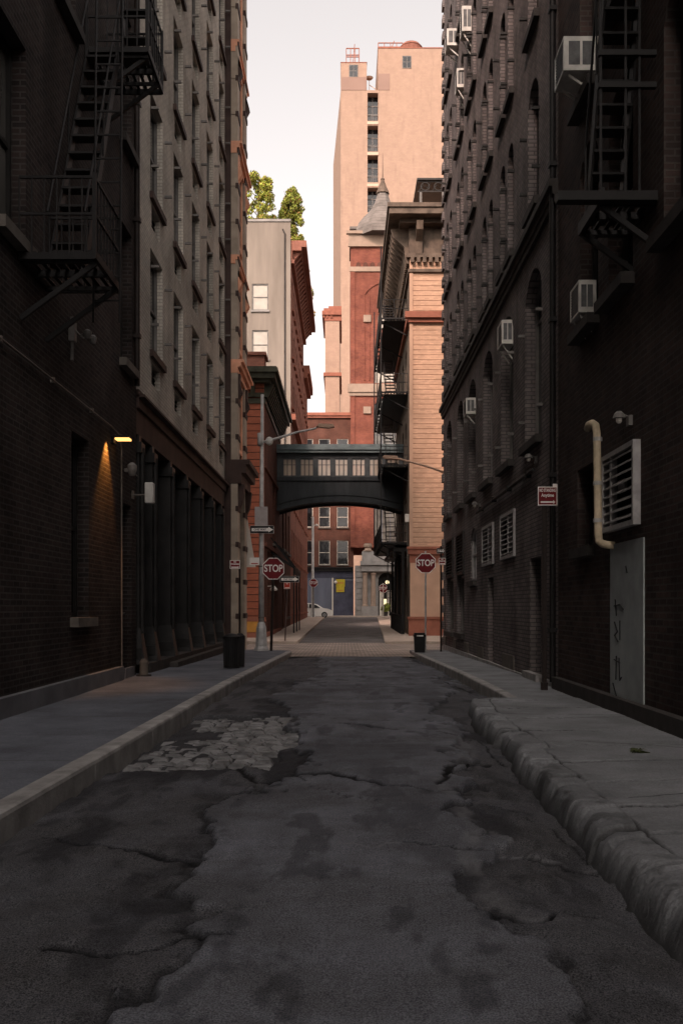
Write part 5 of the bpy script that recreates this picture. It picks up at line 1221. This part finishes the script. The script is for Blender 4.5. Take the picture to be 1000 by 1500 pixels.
# left street lamp
sl = thing('street_lamp', 'tall galvanised street lamp carrying a one way arrow and a blank grey sign', 'street lamp', (PX(382, D1), 31.2, gz(31.2)+.115))
zt = PZ(578, 31.2)-sl.location.z; zj = PZ(648, 31.2)-sl.location.z
MB().lathe([(.25,0),(.25,.08),(.2,.16),(.17,.75),(.13,.88),(.095,.95)], 0, 0, 0, 8).build('base', M['galvanised'], sl, None, False)
MB().tube([(0,0,.9),(.0,0,3),(.03,0,zt)], [.092,.082,.05], 12).build('pole', M['galvanised'], sl, None, False, smooth=True)
ax = PX(490, 31.2)-sl.location.x
arm = MB().tube([(.04,0,zj),(.3,0,zj+.07),(1.2,0,zj+.34),(1.75,0,zj+.45),(ax-.55,0,zj+.52)], [.045,.042,.036,.032,.03], 8).tube([(-.03,0,zj-.12),(-.03,0,zj+.3)], .1, 10).build('arm', M['galvanised'], sl, None, False, smooth=True)
MB().lathe([(.02,0),(.1,.05),(.13,.14),(.1,.24),(.03,.28)], .26, 0, zj-.1, 12).build('photocell', M['white_grey'], arm, None, False)
hd = MB().prism([(ax-.6, zj+.50),(ax-.2, zj+.46),(ax, zj+.5),(ax-.05, zj+.58),(ax-.5, zj+.6)], 'y', -.11, .11).build('lamp_head', M['lamp_arm'], sl, None, False)
zz = lambda y: PZ(y, 31.2)-sl.location.z
MB().box(-.2, .22, -.16, -.14, zz(772), zz(743)).bar((0,-.15,zz(757)),(0,0,zz(757)), .05).build('sign_back', M['sign_grey'], sl, None, False)
one_way(sl, PX(384, 31.1)-sl.location.x, zz(776.5), .77, .25, 1, -.2)
cl = MB()
for y in (776, 757, 905, 830): cl.lathe([(.10,-.02),(.10,.03)], 0, 0, zz(y), 12)
cl.build('clamp', M['cable'], sl, None, False)
nl = box(PX(366, 31.1)-sl.location.x, PX(380, 31.1)-sl.location.x, -.13, -.12, zz(828), zz(817)).build('notice_plate', M['sign_white'], sl, None, False)
MB().box(PX(368, 31.1)-sl.location.x, PX(378, 31.1)-sl.location.x, -.135, -.131, zz(826.5), zz(825)).build('red_stripe', M['sign_red_bright'], nl, None, False)
# right lamp whose pole stands round the corner
DR = 36.0
rl = thing('street_lamp', 'street lamp reaching only its arm out from behind the arched building', 'street lamp', (PX(656, DR), DR, gz(DR)+.0))
zj = PZ(694, DR)-rl.location.z; ax = PX(560, DR)-rl.location.x
MB().lathe([(.25,0),(.25,.1),(.17,.8),(.1,.95)], 0, 0, 0, 8).build('base', M['galvanised'], rl, None, False)
MB().tube([(0,0,.9),(0,0,zj+1.2)], [.09,.05], 12).build('pole', M['galvanised'], rl, None, False)
MB().tube([(0,0,zj),(-.8,0,zj+.28),(-1.5,0,zj+.47),(ax+.5,0,zj+.6)], [.045,.04,.035,.03], 8).build('arm', M['lamp_arm'], rl, None, False, smooth=True)
MB().prism([(ax+.6, zj+.54),(ax+.1, zj+.57),(ax, zj+.63),(ax+.06, zj+.69),(ax+.55, zj+.66)], 'y', -.11, .11).build('lamp_head', M['lamp_arm'], rl, None, False)
MB().lathe([(.05,0),(.06,.08)], ax+.35, 0, zj+.66, 8).build('photocell', M['pole_dark'], rl, None, False)
# farther one way sign and regulation sign
DF = 41.6; of = thing('one_way_sign', 'black and cream one way arrow on a weathered pole over a small red sign', 'one way sign', (PX(417.5, DF), DF, gz(DF)+.13))
zz = lambda y: PZ(y, DF)-of.location.z
MB().tube([(0,0,0),(.12,.0,zz(845))], .03, 8).build('pole', M['brown_trim'], of, None, False)
one_way(of, PX(424, DF)-of.location.x, zz(848.5), .82, .27, 1, -.04)
parking_sign(of, PX(420.5, DF)-of.location.x, zz(858), .27, .27, ['NO'], -.04, 'sign_red_bright', True)
# left parking sign behind the bins
DL = 22.5
ps = thing('parking_sign', 'small red parking sign on a thin pole above the two black bins', 'parking sign', (PX(351, DL), DL, gz(DL)+.12))
zz = lambda y: PZ(y, DL)-ps.location.z
MB().tube([(0,0,0),(-.0,0,zz(822))], .022, 8).build('pole', M['pole_dark'], ps, None, False)
parking_sign(ps, PX(344.5, DL)-ps.location.x, zz(827), .235, .2, ['NO', 'STANDING'], -.03, 'sign_red', True)
# right near parking sign
DQ = 14.9
pq = thing('parking_sign', 'red no standing sign on a dark square post on the slumped pavement', 'parking sign', (PX(796.5, DQ), DQ, .115))
zz = lambda y: PZ(y, DQ)-.115
MB().box(-.035, .035, -.02, .02, 0, zz(713)).box(-.05, .05, -.035, .035, 0, .12).build('post', M['pole_dark'], pq, None, False)
parking_sign(pq, .045, zz(727), .3, .29, ['NO STANDING', 'Anytime'], -.03, 'sign_red', True)
MB().box(.13, .2, -.022, -.01, zz(716), zz(709)).build('bracket', M['sign_white'], pq, None, False)
# signs by the right corner
DG = 30.6
pg = thing('parking_sign', 'small red parking sign under a one way plate beside the thin poled stop sign', 'parking sign', (PX(645.5, DG), DG, gz(DG)+.118))
zz = lambda y: PZ(y, DG)-pg.location.z
MB().tube([(0,0,0),(.0,0,zz(800))], .03, 8).build('pole', M['pole_dark'], pg, None, False)
parking_sign(pg, PX(647, DG)-pg.location.x, zz(822.5), .22, .22, ['NO', 'STANDING'], -.04)
one_way(pg, PX(645, DG)-pg.location.x, zz(807), .26, .18, 1, -.04)
# bins
def wire_bin(label, loc, r=.22, h=.95, group='black litter bins'):
    t = thing('litter_bin', label, 'litter bin', loc, 0, group)
    MB().lathe([(r*.86,0),(r*.9,.05),(r,h*.86),(r*.99,h*.88)], 0, 0, 0, 20).build('liner', M['bin_black'], t, None, False, smooth=False)
    s = MB()
    for k in range(22):
        a = 2*math.pi*k/22; s.bar((r*.93*math.cos(a), r*.93*math.sin(a), .03), (r*1.06*math.cos(a), r*1.06*math.sin(a), h*.9), .016)
    s.build('slat', M['dark_iron'], t, None, False)
    MB().lathe([(r*1.12,h*.86),(r*1.14,h*.93),(r*.95,h*.95),(r*.6,h),(r*.2,h*1.02)], 0, 0, 0, 20).build('lid', M['dark_iron'], t, None, False)
    MB().lathe([(r*.98,0),(r*.98,.06)], 0, 0, 0, 20).build('base', M['dark_iron'], t, None, False)
    return t
dB = 20.6
wb1 = wire_bin('black round slatted bin, the nearer and wider of the two by the parking pole', (PX(339, dB), dB, .11), .17, .72)
wb2 = wire_bin('black round slatted bin, the narrower of the two, tight behind the parking pole', (PX(351.5, dB+.3), dB+.3, .11), .1, .72)
tb = thing('trash_can', 'square black trash can below the STOP sign on the thin grey pole', 'trash can', (PX(614, 29.6), 29.6, gz(29.6)+.118))
MB().add([(-.15,-.15,.02),(.15,-.15,.02),(.15,.15,.02),(-.15,.15,.02),(-.17,-.17,.5),(.17,-.17,.5),(.17,.17,.5),(-.17,.17,.5)], [(3,2,1,0),(0,1,5,4),(1,2,6,5),(2,3,7,6),(3,0,4,7),(4,5,6,7)]).build('body', M['bin_black'], tb, None, False)
MB().box(-.185, .185, -.185, .185, .5, .57).box(-.16, .16, -.16, .16, .57, .62).build('lid', M['dark_iron'], tb, None, False)
MB().box(-.1, .1, -.188, -.1851, .515, .555).build('flap', M['white_grey'], tb, None, False)
# end street: lamp post, car
ep = thing('street_lamp', 'pale slender lamp post standing on the end street in front of the brick windows', 'street lamp', (PX(458, 97.5), 97.5, .4))
zz = lambda y: PZ(y, 97.5)-.4
MB().tube([(0,0,0),(0,0,zz(757))], [.16,.11], 12).build('pole', M['white_grey'], ep, None, False)
MB().tube([(0,0,zz(772)),(.25,0,zz(769)),(.4,0,zz(769))], .06, 8).build('arm', M['white_grey'], ep, None, False); MB().lathe([(.1,0),(.16,.1),(.1,.25)], .42, 0, zz(771), 10).build('lamp_head', M['white_paint'], ep, None, False)
MB().box(-.62, -.2, -.1, .1, zz(762), zz(752)).bar((-.4,0,zz(757)),(0,0,zz(757)), .08).build('traffic_signal', M['dark_iron'], ep, None, False)
MB().lathe([(.28,0),(.24,.5),(.17,.7)], 0, 0, 0, 8).build('base', M['white_grey'], ep, None, False)
car = thing('parked_car', 'white hatchback parked crosswise at the far end of the alley', 'car', (PX(456.5, 100.5), 100.5, .335))
side = [(-2.1,.3),(-2.15,.7),(-2.0,.95),(-1.85,1.0),(-1.45,1.42),(-.9,1.5),(.1,1.47),(.55,1.35),(1.15,.98),(1.75,.86),(2.08,.72),(2.15,.5),(2.12,.28),(1.75,.22),(-1.8,.22)]
bd = MB(); n = len(side)
W0 = .86
vs = []
for sy in (-1, 1):
    for x, z in side: vs.append((x, sy*(W0 if z < .95 else W0-.22*(z-.95)/.5), z))
fs = [(i, (i+1) % n, (i+1) % n+n, i+n) for i in range(n)] + [tuple(range(n)), tuple(range(2*n-1, n-1, -1))]
bd.add(vs, fs); body = bd.build('body', M['car_white'], car, None, False)
m_ = body.modifiers.new('bevel', 'BEVEL'); m_.width = .06; m_.segments = 3; m_.limit_method = 'ANGLE'
MB().add([(.95,-.868+.06,1.03),(.5,-.82+.06,1.32),(.1,-.80+.055,1.42),(-.25,-.80+.055,1.42),(-.25,-.868+.06,1.03),(.95,-.90,1.02),(.5,-.80,1.33),(.1,-.775,1.43),(-.25,-.775,1.43),(-.25,-.90,1.02)], [(5,6,7,8,9)]).build('side_window', M['car_glass'], car, None, False)
MB().add([(-.35,-.90,1.02),(-.35,-.775,1.43),(-.95,-.775,1.43),(-1.45,-.85,1.15),(-1.5,-.90,1.02)], [(0,1,2,3,4)]).build('side_window', M['car_glass'], car, None, False)
MB().add([(1.14,-.72,1.005),(1.14,.72,1.005),(.6,.66,1.36),(.6,-.66,1.36)], [(0,1,2,3)]).build('windscreen', M['car_glass'], car, None, False)
for wx in (-1.35, 1.35):
    for sy in (-1, 1):
        wh = MB(); c_ = [(.0, sy*.78, 0)]
        wh.tube([(wx, sy*.68, .31), (wx, sy*.885, .31)], .31, 20); o = wh.build('wheel', M['tyre'], car, None, False)
        MB().tube([(wx, sy*.886, .31), (wx, sy*.895, .31)], .2, 16).build('rim', M['rim'], o, None, False)
for sy in (-1, 1): box(1.88, 2.1, sy*.62-.16, sy*.62+.16, .66, .8).build('headlight', M['headlight'], car, None, False, bevel=.03)
MB().box(2.1, 2.18, -.8, .8, .3, .42).build('bumper', M['frame_dark'], car, None, False)
# ================================================================== PLANTS
def leaf_cloud(blobs, n, size, seed):
    rnd = np.random.RandomState(seed); vs = []; fs = []
    w_ = np.array([b[3]*b[4]*b[5] for b in blobs]); w_ = w_/w_.sum()
    for _ in range(n):
        b = blobs[rnd.choice(len(blobs), p=w_)]
        v = rnd.normal(size=3); v /= np.linalg.norm(v); r = rnd.uniform(.35, 1.05)**.6
        c = np.array([b[0]+v[0]*b[3]*r, b[1]+v[1]*b[4]*r, b[2]+v[2]*b[5]*r])
        a = rnd.normal(size=3); a /= np.linalg.norm(a); d_ = np.cross(a, rnd.normal(size=3)); d_ /= np.linalg.norm(d_)
        s = size*rnd.uniform(.6, 1.4); k = len(vs)
        vs += [c-a*s, c+d_*s*.5, c+a*s, c-d_*s*.5]; fs.append((k, k+1, k+2, k+3))
    return MB().add(vs, fs)
def roof_tree(label, loc, blobs, n, mats, seed, h):
    t = thing('roof_tree', label, 'tree', loc, 0, None); t.scale = (1.05, 1.05, 1.16)
    tr = MB().tube([(0,0,0),(.05,0,h*.5),(0,.05,h*.85)], [.09,.06,.02], 8)
    rnd = random.Random(seed)
    for k in range(7):
        z = h*(.25+.09*k); a = rnd.uniform(0, 6.3); tr.tube([(0,0,z),(.4*math.cos(a),.4*math.sin(a),z+.35),(.7*math.cos(a),.7*math.sin(a),z+.75)], [.035,.02,.008], 5)
    tr.build('trunk', M['bark'], t, None, False)
    for k, (m__, fr__) in enumerate(mats): leaf_cloud(blobs, int(n*fr__), .075, seed+k).build('crown', M[m__], t, None, False)
    box(-.5, .5, -.4, .4, -.02, .5).build('planter', M['bark'], t, None, False)
    return t
rnd = random.Random(3)
bl_ = []
for k in range(60):
    z = rnd.uniform(.2, 4.1); rr_ = 1.25*math.sqrt(max(.03, 1-((z-1.7)/2.6)**2)); a = rnd.uniform(0, 6.3); q = rr_*math.sqrt(rnd.uniform(.0, .85))
    s = rnd.uniform(.2, .38); bl_.append((q*math.cos(a), q*math.sin(a), z, s, s, s*.8))
roof_tree('loose rounded green tree growing on the stucco roof beside the conical one', (PX(378, 70), 70, 28.4), bl_, 9500, (('leaf_green', .8), ('leaf_rust', .2)), 11, 4.2)
bl_ = []
for k in range(90):
    z = rnd.uniform(.1, 4.2); rr_ = 1.25*(1-(z/4.5)**2.4)+.06; a = rnd.uniform(0, 6.3); q = rr_*math.sqrt(rnd.uniform(.0, .8))
    s = rnd.uniform(.18, .32); bl_.append((q*math.cos(a)+.06*z, q*math.sin(a), z, s, s, s*1.2))
roof_tree('dense rust edged conical tree on the stucco roof edge', (PX(424, 72), 72, 28.0), bl_, 17000, (('leaf_dark', .55), ('leaf_green', .3), ('leaf_rust', .15)), 17, 4.0)
vb = MB(); 
tv = props(thing('trailing_plants', 'straggly rust coloured plants along the cornice edge of the stucco building', 'plant', (XF+.5, 78, 27.3)), None)
bl_ = [(rnd.uniform(-.3,.45), y, rnd.uniform(.1,.6), .35, .5, .35) for y in np.arange(-7, 7, .6)]
leaf_cloud(bl_, 2600, .09, 31).build('foliage', M['leaf_rust'], tv, None, False); leaf_cloud(bl_, 1200, .09, 33).build('foliage', M['leaf_dark'], tv, None, False)
wx, wy = grd(931, 1102, .13)
wd = thing('weed', 'small weed growing from a crack in the slumped pavement', 'weed', (wx, wy, .12))
wm = MB(); rw = random.Random(5)
for k in range(26):
    a = rw.uniform(0, 6.3); L = rw.uniform(.05, .13); c_, s_ = math.cos(a), math.sin(a); h_ = rw.uniform(.01, .05)
    wm.add([(0,0,0),(c_*L*.5-s_*.018, s_*L*.5+c_*.018, h_),(c_*L, s_*L, h_*.6),(c_*L*.5+s_*.018, s_*L*.5-c_*.018, h_)], [(0,1,2,3)])
wm.build('leaves', M['weed'], wd, None, False)
bs_ = thing('potted_shrub', 'dark green potted shrub beside the stone doorway at the end', 'shrub', (PX(566,104), 107.6, .46))
leaf_cloud([(0,0,.8,.5,.5,.4),(.2,0,1.1,.35,.35,.35)], 900, .09, 44).build('foliage', M['leaf_dark'], bs_, None, False); MB().lathe([(.25,0),(.35,.45)], 0, 0, 0, 12).build('pot', M['stone_dark'], bs_, None, False)
